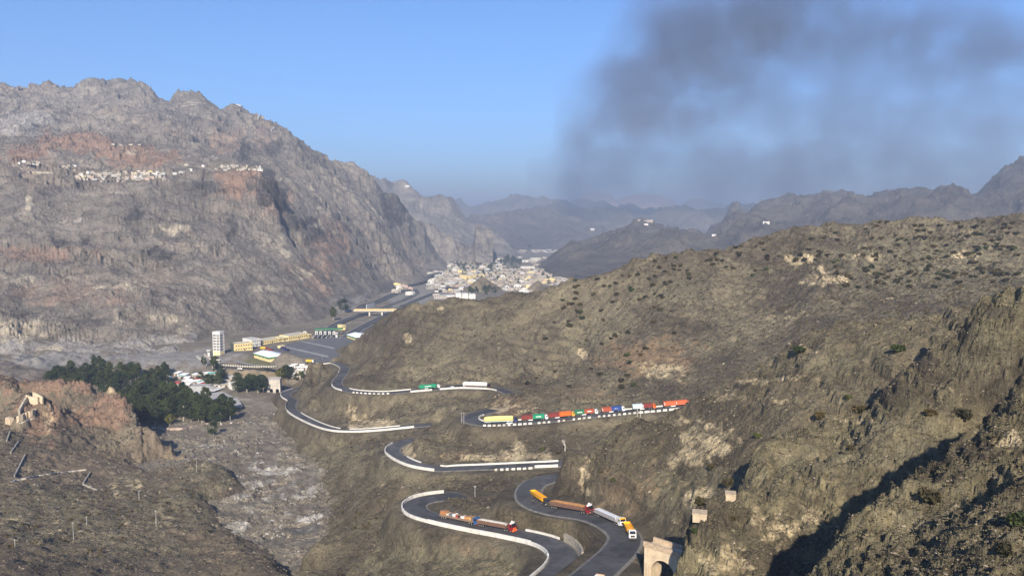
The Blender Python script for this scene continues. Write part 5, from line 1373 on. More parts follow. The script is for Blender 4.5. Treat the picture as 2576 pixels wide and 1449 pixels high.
wall_px("border_wall", [(468, 257), (490, 259), (515, 261)], .8, 2, 'tan', "upper pale track wall below the second mountain peak", MO, step=5)

TW = VF
houses(48, (1080, 690, 1190, 722, -4), (3, 5, 1, 4, 0, 4), (12, 26), "pale building in the near left part of the valley town", "buildings in the near left of the town", TW, (4, 8))
houses(52, (1175, 690, 1340, 718, -3), (2, 5, 1, 6, 2, 2), (14, 28), "pale building in the middle of the valley town", "buildings in the middle of the town", TW, (4, 8))
houses(44, (1330, 682, 1520, 712, -12), (1, 5, 2, 7, 3, 1), (16, 30), "sandy building in the right part of the valley town", "buildings in the right of the town", TW, (4, 8))
houses(34, (1128, 652, 1260, 688, -4), (4, 4, 1, 3, 1, 2), (16, 30), "white building among the trees at the back of the town", "buildings at the back of the town", TW, (5, 10))
houses(46, (1180, 612, 1450, 640, -6), (1, 3, 0, 4, 1, 4), (16, 36), "", "", TW, (4, 8), minsep=2.0, mass=True)
houses(420, (1080, 684, 1540, 728, -14), (1, 4, 1, 6, 2, 3), (8, 19), "", "", TW, (3, 6), minsep=.7, mass=True)
houses(60, (1128, 650, 1270, 688, -4), (3, 3, 1, 3, 1, 3), (14, 28), "", "", TW, (4, 7), mass=True)
houses(50, (190, 434, 420, 452, 0), (2, 3, 0, 4, 2, 2), (5, 9), "", "", MO, (2.5, 4), mass=True)
houses(16, (1250, 648, 1420, 668, 0), (5, 3, 1, 3, 0, 1), (26, 60), "scattered building on the open plain right of the town trees", "scattered buildings on the plain", TW, (5, 9))
houses(10, (990, 716, 1035, 738, 6), (5, 2, 4, 2, 2, 0), (12, 24), "cream building beside the river road at the mountain foot", "buildings by the river road", TW, (6, 11))
houses(10, (1090, 728, 1170, 745, 0), (6, 3, 2, 2, 0, 1), (10, 22), "small pale building near the big white compound", "buildings by the white compound", TW, (4, 7))
houses(12, (1270, 720, 1345, 738, -3), (6, 3, 1, 2, 0, 1), (14, 30), "white building just above the brown hill skyline", "buildings above the hill skyline", TW, (4, 7))

def complex_(label, u0, v0, u1, v1, hp, depth, wall, z, cols, rows=1, extra=()):
    r, M, L, H, D = block_house("building", label, u0, v0, u1, v1, hp, depth, wall, rows=rows, cols=cols, z=z, wh=2.4)
    for fx0, fx1, fh in extra:
        link("wing", MB().box(L * fx0, L * fx1, -4, D * .8, -1, H * fh).mesh("wing", MAT['whitew']), r)
complex_("long white compound with a taller centre just above the hill", 1092, 752, 1196, 751, 6, 40, 'dust', -182, 18, 1, ((.52, .66, 2.3), (.68, .82, 2.1), (.84, 1.0, 1.8), (.3, .5, 1.3)))
complex_("long yellow building with a row of arches in the town", 1172, 699, 1218, 696, 6, 30, 'cream', -190, 14)
complex_("broad white building with dark gateway in the middle of the town", 1120, 716, 1150, 716, 6, 40, 'greyw', -187, 3)
complex_("long low white hall above the small brown mound", 1310, 676, 1345, 676, 5, 40, 'whitew', -194, 8)
complex_("square tan fort block right of the brown mounds", 1352, 704, 1376, 703, 9, 40, 'tan', -190, 4)
complex_("tall white gate house beside the carriageway in the distant town", 1262, 636, 1276, 636, 8, 60, 'whitew', -208, 3, 2)
complex_("long white wall building at the edge of the distant plain", 1282, 632, 1326, 631, 2, 20, 'tan', -208, 10)

o = link("packed_houses", MASS.mesh("packed_houses", [MAT[k_] for k_ in WALLS] + [MAT['dark']]))
o["kind"] = "stuff"
# brown mounds in the town
def mound(label, u, v_base, u0, u1, v_top, z):
    c = Vector(pz(u, v_base, z)); R = (u1 - u0) / 2 * c.y / F; Hh = (v_base - v_top) * c.y / F * .95
    mb = MB(); n, m = 40, 14; rr = np.random.RandomState(int(u))
    prof = rr.uniform(.75, 1.2, n); prof = (prof + np.roll(prof, 1) + np.roll(prof, 2)) / 3
    rings = []
    for k in range(m):
        f = k / (m - 1); rad = R * (1 - f) ** .9 + .5
        rings.append([(math.cos(2 * math.pi * i / n) * rad * prof[i], math.sin(2 * math.pi * i / n) * rad * prof[i] * .8, -4 + (Hh + 4) * f + rr.uniform(-1, 1) * (1 - f) * 1.2) for i in range(n)])
    mb.loft(rings)
    o = link("mound", mb.mesh("mound", MAT['hill']), None, c + Vector((0, R * .6, 0))); o["kind"] = "structure"
mound("", 1213, 733, 1160, 1268, 697, -186)
mound("", 1354, 733, 1318, 1390, 706, -186)

# settlement under the grove
def shacks(n, region, label, group, cols):
    for _ in range(n):
        u0, v0, u1, v1 = region
        u, v = HR.uniform(u0, u1), HR.uniform(v0, v1)
        p = hit(u, v, VF)
        if p is None: continue
        cname = HR.choice(cols)
        def mk():
            mb = MB(); mb.box(-.5, .5, -.5, .5, -.3, .75, 0)
            mb.add([(-.56, -.56, .74), (.56, -.56, .74), (.56, .56, 1.0), (-.56, .56, 1.0), (-.56, -.56, .68), (.56, -.56, .68), (.56, .56, .94), (-.56, .56, .94)], [(0, 1, 2, 3), (7, 6, 5, 4), (0, 4, 5, 1), (1, 5, 6, 2), (2, 6, 7, 3), (3, 7, 4, 0)], 1)
            mb.box(-.12, .12, -.52, -.49, -.2, .45, 2)
            return mb.mesh("shack", [MAT['dust'], MAT[cname], MAT['dark']])
        o = link("shack", cached(('shack', cname), mk), None, p, (0, 0, HR.uniform(-.6, .6)))
        o.scale = (HR.uniform(5, 10), HR.uniform(4, 8), HR.uniform(2.6, 4.2)); tag(o, label, "shack", group)
shacks(46, (415, 940, 585, 972), "small flat roofed shack in the settlement under the trees", "shacks in the settlement under the trees", ['whiteroof', 'whiteroof', 'whiteroof', 'dust', 'teal', 'redroof', 'greyw'])
shacks(10, (385, 1005, 490, 1032), "shack with a blue or white sheet roof inside the grove", "shacks inside the grove", ['bluetarp', 'bluetarp', 'whiteroof'])
shacks(22, (722, 922, 778, 950), "white sheet roofed shack on the bank beside the parking yard", "shacks beside the parking yard", ['whiteroof', 'whiteroof', 'whiteroof', 'dust', 'greyw'])
p = hit(505, 980, VF)
mb = MB(); rings = []
for f, rad in ((-.1, 1.0), (.35, .8), (.8, .55), (1.0, .48)):
    rings.append([(math.cos(2 * math.pi * i / 28) * 20 * rad * (1 + .06 * math.sin(3 * i)), math.sin(2 * math.pi * i / 28) * 17 * rad, 5.0 * f) for i in range(28)])
single("gravel_heap", mb.loft(rings), MAT['gravelg'], "flat topped grey gravel heap beside the white gravel road", "gravel heap", p)

# ------------------------------------------------------------------ forts, ruins, masts on the ridges
def fort(label, u, v, wpx, hpx, sheet, mat, gaps=True, name="hill_fort"):
    p = hit(u, v, (sheet,))
    if p is None: return
    W, Hh = wpx * p.y / F, hpx * p.y / F
    r = thing(name, label, "fort", p + Vector((0, W * .15, 0)))
    def wall(x0, x1, y0, y1, h):
        mb = MB(); mb.box(x0, x1, y0, y1, -Hh, h); n = max(2, int((x1 - x0 + y1 - y0) / (Hh * .5)))
        for i in range(n):
            if x1 - x0 > y1 - y0: a = x0 + (x1 - x0) * i / n; mb.box(a, a + (x1 - x0) / n * .55, y0, y1, h, h * 1.14)
        link("wall", mb.mesh("wall", MAT[mat]), r)
    t = W * .04
    wall(-W / 2, W / 2, -t, t, Hh * .8); wall(-W / 2, W / 2, W * .4, W * .4 + 2 * t, Hh)
    wall(-W / 2 - t, -W / 2 + t, t, W * .4, Hh * .8); wall(W / 2 - t, W / 2 + t, t, W * .4, Hh * .8)
    link("tower", MB().box(-W / 2 - 2 * t, -W / 2 + 3 * t, -2 * t, 3 * t, -Hh, Hh * 1.25).mesh("tower", MAT[mat]), r)
    link("tower", MB().box(W / 2 - 3 * t, W / 2 + 2 * t, -2 * t, 3 * t, -Hh, Hh * 1.25).mesh("tower", MAT[mat]), r)
fort("stone fort on the pointed grey hill beyond the town", 1624, 559, 32, 5, "fort_hill", 'tan')
fort("small white fort on the grey hill near the brown skyline", 1928, 562, 14, 4, "fort_hill", 'whitew')
fort("ruined stone picket with low walls on the brown ridge top", 2108, 557, 42, 7, "hillside", 'stone', name="ruined_picket")
fort("low broken stone wall ring right of the ruined picket", 2180, 556, 24, 4, "hillside", 'stone', name="ruined_picket")
for (u, v, lab, sh_) in ((1625, 566, "white painted marker below the stone fort", "fort_hill"), (1025, 470, "white building on the far left ridge", "left_ridge"), (1795, 593, "small white hut on the slope of the grey hill", "fort_hill"), (1490, 578, "white house on the dark hill right of the mast", "town_hill")):
    p = hit(u, v, (sh_,))
    if p:
        s = p.y / F
        single("hut", MB().box(-5 * s, 5 * s, -4 * s, 4 * s, -2 * s, 3.2 * s).box(-5.2 * s, 5.2 * s, -4.2 * s, 4.2 * s, 3.2 * s, 3.6 * s), MAT['whitew'], lab, "hut", p)
p = hit(1332, 523, ("town_hill",))
if p:
    s = p.y / F
    r = thing("radio_mast", "white radio mast on a low white building on the dark far hill", "mast", p)
    link("building", MB().box(-8 * s, 8 * s, -4 * s, 4 * s, -3 * s, 3 * s).mesh("building", MAT['whitew']), r)
    link("mast", MB().cyl((0, 0, 0), (0, 0, 20 * s), .9 * s, .35 * s, 6).box(-1.2 * s, 1.2 * s, -.4 * s, .4 * s, 9 * s, 10 * s).box(-1 * s, 1 * s, -.4 * s, .4 * s, 14 * s, 15 * s).mesh("mast", MAT['whitew']), r)

# fort and walls on the reddish knob, lower left
LL = ("rocky_hill",)
wall_px("fort_wall", [(66, 1008), (80, 1014), (96, 1014)], 5.0, 1.0, 'ochre', "ochre parapet on top of the reddish knob, left part", LL, step=5)
wall_px("fort_wall", [(84, 1003), (96, 1008), (108, 1016)], 5.5, 1.0, 'ochre', "ochre parapet on top of the reddish knob, upper right part", LL, step=5)
wall_px("fort_wall", [(67, 1010), (56, 1028), (48, 1044)], 4.0, 1.6, 'stone', "grey sloping wall running down from the ochre parapet", LL, step=5)
wall_px("fort_wall", [(18, 1062), (30, 1064)], 4.0, 3.0, 'ochre', "small ochre block at the end of the sloping wall", LL, step=4)
wall_px("fort_wall", [(42, 1062), (66, 1052), (90, 1042)], 4.5, 1.0, 'ochre', "long brown wall on the flank of the reddish knob", LL, step=5)
wall_px("pipe", [(48, 1066), (70, 1058), (86, 1052)], .6, .5, 'limeb', "pale pipe under the long brown wall", LL, "pipe", step=5)
for a, lab in (([(25, 1087), (17, 1110)], "short pale wall strip highest on the left slope"), ([(47, 1112), (27, 1140)], "second pale wall strip on the left slope"), ([(63, 1146), (36, 1200)], "longest pale wall strip on the left slope"), ([(227, 1190), (209, 1218)], "pale wall strip at the right end of the thin long wall"), ([(209, 1220), (244, 1234)], "thin pale kerb turning right from the wall strip")):
    wall_px("slope_wall", a, 1.0, .75, 'oldwall' if 'strip' in lab else 'concrete', lab, LL, step=4)
wall_px("slope_wall", [(27, 1213), (80, 1200), (130, 1192), (217, 1182)], .7, .6, 'concrete', "long thin wall crossing the left slope", LL, step=5)

# railway viaduct and portals, lower right
M, L, H, D = facade(1619, 1449, 1712, 1479, -100, 1, 5)
a, b = Vector(pz(1621, 1366, -92)), Vector(pz(1716, 1396, -92)); x = (b - a); x.z = 0; L = x.length; x.normalize(); y = Vector((-x.y, x.x, 0)); M = Matrix((x, y, Vector((0, 0, 1)))).transposed().to_4x4(); M.translation = a - Vector((0, 0, 22))
r = thing("railway_viaduct", "ochre masonry viaduct with one tall arch at the bottom edge", "viaduct", M=M)
mb = arch_wall(L, 21.2, 5.5, [(L * .50, L * .305, 21.2 - 2.7 - L * .305)], 20)
link("wall", mb.mesh("wall", MAT['ochre']), r)
link("parapet", MB().box(-.2, L + .2, -.25, .5, 21.2, 22.6).box(-.2, L + .2, 5.0, 5.75, 21.2, 22.2).mesh("parapet", plain("weathered_brick", rgb(.42, .32, .22), .95, .3, 1.2)), r)
for f in (.12, .85): link("pilaster", MB().box(-.35, .35, -.18, 0, 0, 21.2).mesh("pilaster", MAT['ochre']), r, (L * f, 0, 0))
def portal(u0, v0, u1, v1, hp, label):
    p = hit((u0 + u1) / 2, max(v0, v1), ("ridge_slope", "crag_slope"))
    if p is None: return
    s = p.y / F
    a = Vector(((u0 - CU) / F * p.y, p.y - .5, 0)); Wd = (u1 - u0) * s; Hh = hp * s
    r = thing("tunnel_portal", label, "tunnel portal", (a.x, a.y, p.z), rz=-.25)
    link("wall", MB().box(0, Wd * 1.05, 1.3, 4.5, -.5, Hh * .75).mesh("wall", MAT['portal']), r)
    link("coping", MB().box(-.15, Wd * 1.05 + .1, 1.2, 4.6, Hh * .75, Hh * .75 + .3).mesh("coping", MAT['portal']), r)
    link("opening", MB().box(-.06, 0, 1.8, 4, -.5, Hh * .6).mesh("opening", MAT['dark']), r)
portal(1753, 1311, 1787, 1302, 20, "ochre tunnel portal wall above the viaduct")
portal(1838, 1258, 1862, 1248, 15, "smaller ochre tunnel portal wall in the gully")
# ------------------------------------------------------------------ trees, shrubs, scrub
def leaf_mat(name, c1, c2):
    k = NT(name)
    P = k.coord()
    f = k.noise(P, .55, 3, .6)
    c = k.mix(k.ramp(f, [(.35, 0.), (.65, 1.)]), c1, c2)
    rnd = k.n("ObjectInfo").outputs["Random"]           # every plant its own tone
    c = k.mix(1.0, c, k.ramp(rnd, [(0., (.62, .66, .66, 1)), (.5, (1., 1., .9, 1)), (1., (1.7, 1.45, 1.0, 1))]), 'MULTIPLY')
    k.color(c)
    k.b.inputs["Roughness"].default_value = .75
    return k.m
MAT['leaf'] = leaf_mat("eucalyptus_leaf", rgb(.022, .034, .016), rgb(.050, .068, .028))
MAT['leafy'] = leaf_mat("yellow_green_leaf", rgb(.05, .065, .018), rgb(.11, .115, .03))
MAT['bushm'] = leaf_mat("thorn_bush", rgb(.036, .032, .018), rgb(.072, .060, .034))
MAT['bushg'] = leaf_mat("green_bush", rgb(.03, .042, .018), rgb(.065, .08, .03))
MAT['bark'] = plain("pale_bark", rgb(.46, .42, .36), .9, .3, .8); MAT['bark2'] = plain("brown_bark", rgb(.13, .10, .075), .95, .3, .8)

def leaves(mb, c, rad, n, size, rr, flat_=1.0):
    for _ in range(n):
        d = Vector((rr.gauss(0, 1), rr.gauss(0, 1), rr.gauss(0, 1))).normalized() * rad * rr.random() ** .42
        p = Vector(c) + Vector((d.x, d.y, d.z * flat_))
        a = Vector((rr.gauss(0, 1), rr.gauss(0, 1), rr.gauss(0, .7))).normalized(); b = a.orthogonal().normalized()
        s = size * rr.uniform(.5, 1.2); e = a.cross(b)
        q = b * math.cos(rr.uniform(0, 6)) + e * math.sin(rr.uniform(0, 6)); q.normalize()
        mb.add([p - a * s, p + q * s * .55, p + a * s, p - q * s * .55], [(0, 1, 2, 3)])

def tree_meshes(key, H, crownw, mat, clumps, rr, nleaf=90, low=.3):
    def mk():
        t = MB(); t.cyl((0, 0, -.8), (0, 0, H * .45), H * .022, H * .014, 7); t.cyl((0, 0, H * .45), (H * .04, 0, H * .8), H * .014, H * .005, 6)
        c = MB()
        for _ in range(clumps):
            f = rr.random(); z = H * (low + (1 - low) * f)
            wd = crownw * math.sin(math.pi * min(1, .18 + .80 * f)) ** .8
            an = rr.uniform(0, 2 * math.pi); rd = wd * rr.random() ** .6
            p = (rd * math.cos(an), rd * math.sin(an), z * .97)
            t.cyl((0, 0, max(H * .22, z * .72)), p, H * .006, H * .002, 5)
            leaves(c, p, crownw * rr.uniform(.28, .45), nleaf, H * .035, rr, .8)
        return t.mesh("trunk", MAT['bark']), c.mesh("crown", MAT[mat])
    return cached(('tree', key), mk)
TR = random.Random(11)
KINDS = [tree_meshes(k, *a, rr=random.Random(k)) for k, a in enumerate([(14, 5.0, 'leaf', 32), (16, 4.4, 'leaf', 34), (12, 5.6, 'leaf', 32), (11, 4.6, 'leafy', 26), (15, 2.8, 'leaf', 22)])]
def plant_tree(p, kind, s, label, group=None, name="tree"):
    tr, cr = KINDS[kind]
    r = thing(name, label, "tree", p, TR.uniform(0, 6), group); r.scale = (s * TR.uniform(.9, 1.1), s * TR.uniform(.9, 1.1), s)
    link("trunk", tr, r); link("crown", cr, r)
    return r
def grove(n, region, label, group, only=VF, kinds=(0, 0, 1, 1, 2, 2, 2, 3), s=(.9, 1.35), sep=4.5):
    pos = []; k = 0
    for _ in range(n * 10):
        if k >= n: break
        u0, v0, u1, v1, dv = region
        u = TR.uniform(u0, u1); v = TR.uniform(v0, v1) + dv * (u - u0) / (u1 - u0)
        p = hit(u, v, only)
        if p is None or any((p.x - a) ** 2 + (p.y - b) ** 2 < sep ** 2 for a, b in pos): continue
        plant_tree(p, TR.choice(kinds), TR.uniform(*s), label, group); pos.append((p.x, p.y)); k += 1
grove(54, (125, 948, 420, 975, -4), "dark green tree in the back band of the valley grove", "trees in the back band of the grove")
grove(60, (250, 975, 420, 1045, 10), "dark green tree in the dense middle of the valley grove", "trees in the middle of the grove")
grove(66, (330, 1035, 585, 1076, -12), "dark green tree in the front band of the grove, behind the red and white wall", "trees in the front band of the grove")
grove(14, (420, 1000, 480, 1035, 0), "dark green tree between the blue sheet roofs in the grove", "trees between the blue roofs")
grove(9, (500, 945, 562, 978, 0), "tree standing among the settlement shacks", "trees among the shacks", s=(.8, 1.1))
grove(7, (500, 920, 560, 942, 0), "slim tree on the bank behind the settlement", "slim trees behind the settlement", kinds=(4, 4, 1), s=(.7, 1.0))
grove(16, (590, 968, 668, 990, 2), "dark tree beside the twin arched culvert", "trees beside the culvert", s=(.9, 1.2))
grove(9, (702, 945, 735, 958, 0), "dark tree on the bank left of the parking yard shacks", "trees by the parking yard shacks", s=(.9, 1.25))
grove(5, (745, 950, 762, 960, 0), "small dark tree on the bank right of the parking yard shacks", "small trees right of the shacks", s=(.6, .9))
grove(5, (225, 915, 262, 930, 2), "lone tree behind the grove on the grey gravel", "lone trees behind the grove", s=(.7, 1.0), sep=9)
plant_tree(hit(865, 786, ("valley_floor", "mountain")), 2, 2.2, "large dark tree at the mountain foot left of the bridge")
plant_tree(hit(838, 806, ("valley_floor", "mountain")), 1, 1.5, "dark tree at the mountain foot above the toll booths")
plant_tree(hit(537, 1095, VF), 2, 1.0, "single dark tree on the open ground right of the boundary wall")
grove(30, (1145, 655, 1240, 685, -4), "dark tree between the white buildings at the back of the town", "trees at the back of the town", s=(1.0, 1.9), sep=14)
grove(18, (1255, 655, 1312, 668, 0), "dark tree in the thick clump right of the town road", "trees in the town clump", s=(1.4, 2.2), sep=14)
grove(18, (1385, 655, 1440, 668, 0), "dark tree in the plantation left of the fort hill", "trees in the plantation", s=(1.4, 2.2), sep=16)
grove(20, (1170, 618, 1440, 634, -6), "small dark tree on the distant plain beyond the town", "trees on the distant plain", s=(1.8, 3.2), sep=40)
grove(26, (1200, 690, 1480, 722, -8), "dark tree among the sandy town buildings", "trees among the sandy buildings", s=(.7, 1.3), sep=20)
grove(10, (1180, 734, 1250, 748, -4), "bushy dark tree beside the white compound", "trees beside the compound", s=(.9, 1.4), sep=9)

mb = MB(); rr = random.Random(77)
for reg, n_ in (((1080, 684, 1540, 724, -14), 240), ((1130, 650, 1300, 686, -4), 160), ((1170, 612, 1450, 636, -6), 160)):
    for _ in range(n_):
        u = rr.uniform(reg[0], reg[2]); v = rr.uniform(reg[1], reg[3]) + reg[4] * (u - reg[0]) / (reg[2] - reg[0])
        p = hit(u, v)
        if p is None or p.y < 1500 or hit(u, v, VF) is None or (p - hit(u, v, VF)).length > 3: continue
        s_ = rr.uniform(3, 7) * (p.y / 3000) ** .7
        leaves(mb, p + Vector((0, 0, s_ * .8)), s_, 14, s_ * .5, rr, .9)
o = link("town_trees", mb.mesh("town_trees", MAT['leaf'])); o["kind"] = "stuff"

# bare pale tree by the third road
p = hit(1421, 1134, ("hillside", "ridge_slope"))
if p:
    mb = MB(); rr = random.Random(4)
    def branch(a, d, l, r_, depth):
        b = a + d * l; mb.cyl(a, b, r_, r_ * .6, 6)
        if depth:
            for _ in range(3):
                e = (d + Vector((rr.uniform(-.7, .7), rr.uniform(-.7, .7), rr.uniform(0, .3)))).normalized()
                branch(a + d * l * rr.uniform(.55, 1), e, l * rr.uniform(.5, .75), r_ * .55, depth - 1)
    branch(Vector((0, 0, -.5)), Vector((.05, 0, 1)), 4.2, .28, 3)
    r = thing("bare_tree", "bare pale tree standing above the right end of the third road", "tree", p)
    link("trunk", mb.mesh("trunk", MAT['lime']), r)

def bush_mesh(k, mat):
    def mk():
        rr = random.Random(40 + k); mb = MB()
        for _ in range(15):
            an = rr.uniform(0, 6.3); rd = rr.uniform(0, .36)
            leaves(mb, (rd * math.cos(an), rd * math.sin(an), rr.uniform(.12, .34)), rr.uniform(.16, .26), 28, .11, rr, .8)
        return mb.mesh("shrub", MAT[mat])
    return cached(('bush', k, mat), mk)
BU = random.Random(21)
def shrub(p, w_, label, group=None, mat='bushm'):
    o = link("shrub", bush_mesh(BU.randrange(3), mat), None, p, (0, 0, BU.uniform(0, 6)))
    o.scale = (w_, w_, w_ * BU.uniform(.95, 1.25)); tag(o, label, "shrub", group)
n = 0
for reg, cnt, lab, grp in (((2100, 560, 2570, 730, 0), 150, "round grey green shrub dotting the upper right hillside", "shrubs on the upper right hillside"), ((1640, 640, 2100, 720, -45), 50, "round grey green shrub on the upper middle hillside", "shrubs on the upper middle hillside"), ((1400, 705, 1700, 830, -40), 46, "dark shrub on the hillside behind the truck queue", "shrubs behind the truck queue"), ((1250, 800, 1700, 1000, 0), 26, "dark shrub low on the brown hillside", "shrubs low on the brown hillside")):
    k = 0
    for _ in range(cnt * 6):
        if k >= cnt: break
        u = BU.uniform(reg[0], reg[2]); v = BU.uniform(reg[1], reg[3]) + reg[4] * (u - reg[0]) / (reg[2] - reg[0])
        p = hit(u, v)
        if p is None or p.y < 480 or p.y > 900: continue
        shrub(p, BU.uniform(3.8, 6.2), lab, grp, 'bushm' if BU.random() < .88 else 'bushg'); k += 1
for u, v, wpx, lab, mt_ in ((2012, 888, 34, "dense dark green bush below the rocky crest at the right", 'bushg'), (2258, 885, 36, "large grey green bush under the crags", 'bushg'), (2133, 1003, 20, "small green bush on the ridge flank left of the black crags", 'bushg'), (2165, 1040, 46, "wide olive bush below the black crag shadows", 'bushm'), (1905, 1100, 26, "dark bush in the hollow of the ridge", 'bushg'), (2065, 1052, 30, "dark round bush on the middle of the near slope", 'bushm'), (2340, 1045, 34, "flat olive bush left of the shaded gully", 'bushm'), (2425, 1052, 46, "broad olive bush above the shaded gully", 'bushm'), (1832, 1222, 34, "bush above the smaller tunnel portal", 'bushm'), (1765, 1270, 40, "brown bush beside the tunnel portal", 'bushm'), (1845, 1308, 24, "bush right of the tunnel portal", 'bushm'), (1750, 1340, 28, "dark bush on the railway bed", 'bushg'), (1622, 1415, 22, "green bush at the left foot of the viaduct", 'bushg'), (2340, 1260, 66, "big brownish bush beside the shadow band", 'bushm'), (2560, 1320, 60, "large dark bush at the right edge", 'bushg'), (2530, 1395, 50, "olive bush near the bottom right corner", 'bushm'), (1364, 1132, 14, "upright dark shrub above the third road", 'bushg'), (1405, 1142, 14, "dark shrub at the shoulder of the ridge by the third road", 'bushm'), (1543, 1210, 16, "dark shrub above the big loop", 'bushg'), (1510, 1190, 14, "grey shrub on the spur above the yellow tipper", 'bushm'), (1790, 1180, 24, "olive shrub in the middle of the ridge slope", 'bushm'), (2140, 1130, 22, "small olive shrub on the slope above the shadow", 'bushm')):
    p = hit(u, v)
    if p: shrub(p, wpx * p.y / F, lab, None, mt_)
LOW = []
for reg, cnt, lab, grp, only in (((5, 1230, 330, 1400, 0), 60, "low dark bush on the pale front left slope", "bushes on the front left slope", LL), ((820, 1220, 960, 1340, 0), 34, "dark bush on the bank beside the stream bed", "bushes beside the stream bed", ("hillside",)), ((300, 1180, 520, 1320, 0), 30, "low bush among the left rocks", "bushes among the left rocks", LL)):
    for _ in range(cnt):
        p = hit(BU.uniform(reg[0], reg[2]), BU.uniform(reg[1], reg[3]))
        if p: LOW.append((p, BU.uniform(1.5, 3.2)))

for _ in range(2400):
    p = hit(BU.triangular(1300, 2576, 2400), BU.triangular(545, 1000, 600), ("hillside",))
    if p and p.y > 560: LOW.append((p, BU.uniform(1.2, 3.0)))
mb = MB()
for p, s_ in LOW:
    rr = random.Random(int(p.x * 7)); leaves(mb, p + Vector((0, 0, s_ * .22)), s_ * .5, 22, s_ * .2, rr, .6)
o = link("low_bushes", mb.mesh("low_bushes", MAT['bushm'])); o["kind"] = "stuff"

def scatter(name, sheets, n, size, mats, seed, shape, keep=None, kind="stuff"):
    """one mass nobody could count: stones or dry tufts strewn over the slopes"""
    rs = np.random.RandomState(seed); V, FC, MI = [], [], []; off = 0
    for nm in sheets:
        sh_ = SHEETS[nm]; nr, ns = sh_.Z.shape
        i = rs.randint(1, nr - 2, n); j = rs.randint(1, ns - 2, n)
        ok = np.ones(n, bool)
        if hasattr(sh_, 'k'): ok &= sh_.k[i, j] < .25
        if keep is not None: ok &= keep(sh_.X[i, j], sh_.Y[i, j], sh_.Z[i, j], rs)
        i, j = i[ok], j[ok]; m = len(i)
        fu = rs.rand(m); fv = rs.rand(m)
        c = np.stack([a[i, j] * (1 - fu) + a[i + 1, j] * fu + (a[i, j + 1] - a[i, j]) * fv for a in (sh_.X, sh_.Y, sh_.Z)], -1)
        sc = rs.uniform(size[0], size[1], m) ** 1.0 * np.where(rs.rand(m) < .08, 1.8, 1.0) * np.clip(c[:, 1] / 300, .55, 2.2)
        nv = len(shape[0])
        base = np.array(shape[0])[None] * (1 + rs.uniform(-.35, .35, (m, nv, 3)))
        an = rs.uniform(0, 2 * math.pi, m); ca, sa = np.cos(an)[:, None], np.sin(an)[:, None]
        x = base[..., 0] * ca - base[..., 1] * sa; y = base[..., 0] * sa + base[..., 1] * ca
        P = np.stack([x, y, base[..., 2]], -1) * sc[:, None, None] + c[:, None]
        V.append(P.reshape(-1, 3))
        f = np.array(shape[1])[None] + (off + np.arange(m) * nv)[:, None, None]
        FC.append(f.reshape(-1, f.shape[-1])); MI.append(np.repeat(rs.randint(0, len(mats), m), len(shape[1]))); off += m * nv
    V, FC, MI = np.concatenate(V), np.concatenate(FC), np.concatenate(MI)
    me = bpy.data.meshes.new(name); k = FC.shape[1]
    me.vertices.add(len(V)); me.vertices.foreach_set("co", V.astype(np.float32).ravel())
    me.loops.add(FC.size); me.loops.foreach_set("vertex_index", FC.astype(np.int32).ravel())
    me.polygons.add(len(FC)); me.polygons.foreach_set("loop_start", np.arange(0, FC.size, k, dtype=np.int32))
    for mm in mats: me.materials.append(mm)
    me.polygons.foreach_set("material_index", MI.astype(np.int32))
    me.update(calc_edges=True)
    o = link(name, me); o["kind"] = kind
    return o
RKX = ([(-.5, -.2, -.2), (.4, -.4, -.2), (.45, .4, -.2), (-.4, .45, -.2), (-.1, -.15, .4), (.2, .1, .35)], [(0, 1, 5), (1, 2, 5), (2, 3, 5), (3, 4, 5), (3, 0, 4), (0, 5, 4)])
ROCK = ([(-.7, -.25, -.2), (.6, -.4, -.2), (.7, .3, -.2), (-.6, .4, -.2), (-.2, -.15, .26), (.3, .1, .2)], RKX[1])
TUFT = ([(-.3, -.3, -.1), (.3, -.3, -.1), (.3, .3, -.1), (-.3, .3, -.1), (-.65, -.1, .28), (.1, -.7, .3), (.7, .15, .28), (-.05, .65, .3), (.05, 0, .42)], [(0, 1, 5), (1, 2, 6), (2, 3, 7), (3, 0, 4), (0, 2, 8), (1, 3, 8)])
D1 = plain("dry_tuft", rgb(.235, .198, .112), .95, .3, .2); D2 = plain("dark_tuft", rgb(.088, .073, .046), .95, .3, .2); D3 = plain("olive_tuft", rgb(.145, .125, .075), .95, .3, .2)
S1 = plain("brown_stone", rgb(.14, .112, .08), .95, .3, .5); S2 = plain("pale_stone", rgb(.30, .25, .18), .95, .25, .5); S3 = plain("dark_stone", rgb(.07, .058, .045), .95, .3, .5)
scatter("dry_grass", ("crag_slope", "near_slope"), 46000, (.3, .8), [D1, D3, D2, D3], 1, TUFT)
scatter("dry_grass", ("ridge_slope",), 36000, (.3, .75), [D1, D2, D3, D3], 2, TUFT)
scatter("stones", ("crag_slope", "near_slope", "ridge_slope"), 12000, (.25, .8), [S1, S1, S2, S3], 3, ROCK)
scatter("scrub", ("hillside",), 80000, (.35, .85), [D2, D2, D3, D3, S1], 4, TUFT)
scatter("stones", ("hillside",), 12000, (.3, .8), [S1, S1, S2, S3], 5, ROCK)
scatter("scrub", ("rocky_hill",), 26000, (.3, .7), [D2, D3, D3, S1], 6, TUFT)
scatter("stones", ("rocky_hill",), 12000, (.3, 1.0), [S1, S3, S1, S2], 7, ROCK)
WS = plain("white_stone", rgb(.62, .60, .56), .95, .2, .5)
scatter("river_stones", ("stream_bed",), 26000, (.25, .75), [WS, S2, S1, S1], 8, ROCK, keep=lambda X, Y, Z, rs: fbm(X / 30, Y / 18, 4, 303) > .16)
scatter("river_stones", ("stream_bed",), 9000, (.2, .6), [S1, S3, D2, D3], 9, ROCK)

